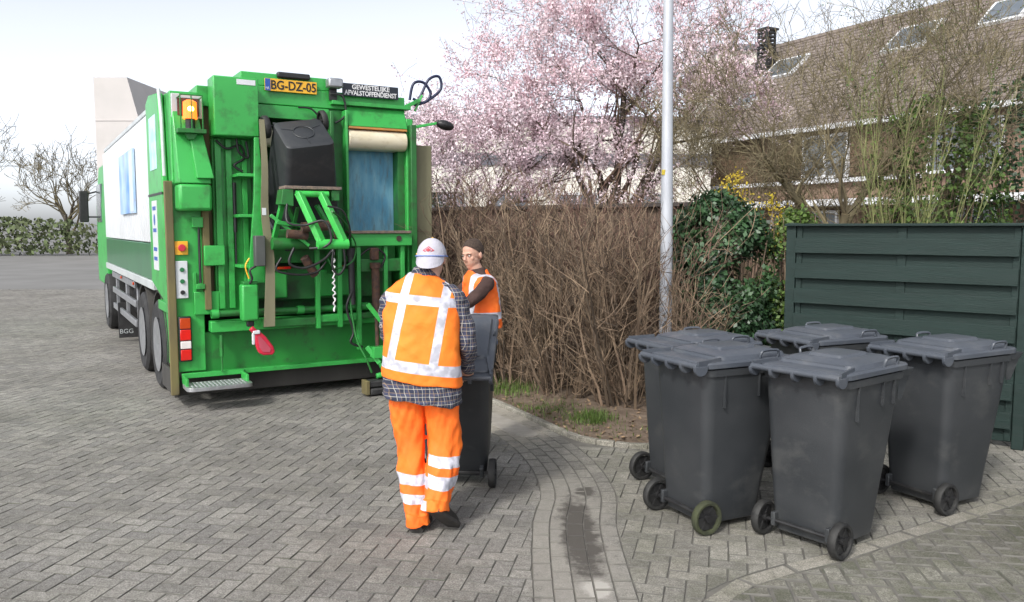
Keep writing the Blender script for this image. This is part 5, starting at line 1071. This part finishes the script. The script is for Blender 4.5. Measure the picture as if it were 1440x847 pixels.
mb = MB(); mb.tube([HP(.0965*math.cos(t), -.012+.121*math.sin(t), .012-.024*math.sin(max(0, min(PI, (t-PI))))) for t in [R(175+190*j/24) for j in range(25)]], .0035, 6); obj('piping', mb, M['cap_blue'], cap, smooth=60)
def on_cap(u, v, e=.0): a = R(7)+v*1.3; t = R(270)+u*1.35; return HP((.090+e)*math.cos(a)*math.cos(t), -.012+(.108+e)*math.cos(a)*math.sin(t), .012+(.110+e)*math.sin(a))
for sc_r, e, m_ in ((1, .003, 'cap_red'), (.68, .0045, 'grey_cap'), (.5, .006, 'cap_red')):
    mb = MB(); vs = [on_cap(x*sc_r, y*sc_r, e) for x, y in ((-.30, 0), (0, -.17), (.30, 0), (0, .17))]; c_ = on_cap(0, 0, e+.001); mb.add(vs+[c_], [(0, 1, 4), (1, 2, 4), (2, 3, 4), (3, 0, 4)]); obj('emblem', mb, M[m_], cap)
mb = MB(); mb.ell(HP(0, -.012, .123), (.008, .008, .005)); mb.ell(HP(-.088, -.03, .02), (.006, .006, .007)); obj('button', mb, M['yellow'], cap, smooth=60)
shoe(p1, (-.03, -.128, .003), (.05, 1, 0), (0, 0, 1)); shoe(p1, (.075, -.235, .165), (.40, .75, -.62), (.1, .45, .8))

# bareheaded man behind the bin
p2 = thing('person', 'bareheaded young man in orange vest over brown jumper, standing behind the tilted bin', 'person', (-.245, 6.62, 0), R(112))
mb = MB(); P, E_ = head(mb, (.0, .075, 1.59), R(30), R(-12)); limb(mb, [(0, .02, 1.40), (0, .045, 1.46), (0, .085, 1.53)], [.062, .055, .054])
mb.loft([ering(0, cy, z, hx, hy) for z, cy, hx, hy in [(.84, 0, .15, .10), (.95, 0, .155, .105), (1.1, 0, .145, .10), (1.28, .015, .17, .11), (1.38, .02, .155, .085), (1.43, .025, .09, .06)]])
arms = ((1, (.22, .20, 1.20), (.14, .46, 1.20)), (-1, (-.235, .21, 1.22), (-.16, .48, 1.25)))
for s in (1, -1): limb(mb, [(s*.085, 0, .88), (s*.09, .09, .48), (s*.09, .09, .09)], [.08, .055, .04])
for s, el, hd in arms: w_ = Vector(el).lerp(Vector(hd), .76); limb(mb, [(s*.13, .02, 1.36), (s*.19, .03, 1.35), el, w_], [.04, .040, .030, .026]); grip_hand(mb, hd, w_, s)
fuse('body', mb, 'skin', p2, .0048, 1); eyes(P, E_, p2)
mb = MB(); rings = []
for i in range(15):
    a = R(-38+9*i); row = []
    for j in range(40):
        t = 2*PI*j/40; front = max(0, math.sin(t)); lim = R(-38+9*i); zz = max(math.sin(a), (-.36+front**.7*.93) if front > 0 else (-.42+.12*abs(math.cos(t))**3))
        cc = math.sqrt(max(0, 1-zz*zz)) if i < 14 else .02
        row.append(P(.0785*cc*math.cos(t)+random.uniform(-.0012, .0012), -.013+.098*cc*math.sin(t)+random.uniform(-.0012, .0012), .022+.1*zz+random.uniform(-.0015, .0015)))
    rings.append(row)
mb.loft(rings); obj('hair', mb, M['hair'], p2, smooth=60)
mb = MB()
for s in (1, -1): limb(mb, [(s*.088, .0, .93), (s*.09, .09, .50), (s*.09, .09, .10), (s*.09, .085, .03)], [.098, .078, .068, .068], 24)
mb.loft([ering(0, 0, z, hx, hy) for z, hx, hy in [(.80, .11, .09), (.84, .16, .11), (.95, .172, .12), (1.05, .165, .115)]]); fuse('jeans', mb, 'jeans', p2, .008, 3, .012)
mb = MB(); mb.loft([ering(0, cy, z, hx, hy) for z, cy, hx, hy in [(.96, 0, .165, .115), (1.1, 0, .155, .11), (1.28, .015, .18, .12), (1.37, .02, .17, .10), (1.42, .025, .12, .075), (1.475, .045, .064, .06)]])
for s, el, hd in arms: w_ = Vector(el).lerp(Vector(hd), .72); limb(mb, [(s*.13, .02, 1.36), (s*.19, .03, 1.35), el, w_], [.056, .058, .047, .038], 22)
fuse('jumper', mb, 'brown_knit', p2, .007, 3, .010)
mb = MB(); mb.loft([ering(0, cy, z, hx, hy, 48, 2.5) for z, cy, hx, hy in [(1.0, 0, .200, .150), (1.01, 0, .203, .153), (1.1, 0, .197, .146), (1.28, .012, .186, .138), (1.36, .02, .182, .128), (1.405, .025, .158, .108), (1.44, .03, .09, .08), (1.46, .035, .066, .072)]])
vm2 = [[((0, 0, 1), 1.105, .027)], [((1, .0, 0), -.115, .025), ((0, 0, 1), 1.30, .21)], [((1, 0, 0), .115, .025), ((0, 0, 1), 1.30, .21)]]
fuse('vest', mb, hivis('orange_vest_red_tone', vm2, (.95, .13, .012), (.95, .18, .015)), p2, .006, 3, .010)
shoe(p2, (-.09, .02, .003), (-.1, 1, 0), (0, 0, 1)); shoe(p2, (.09, .02, .003), (.1, 1, 0), (0, 0, 1))
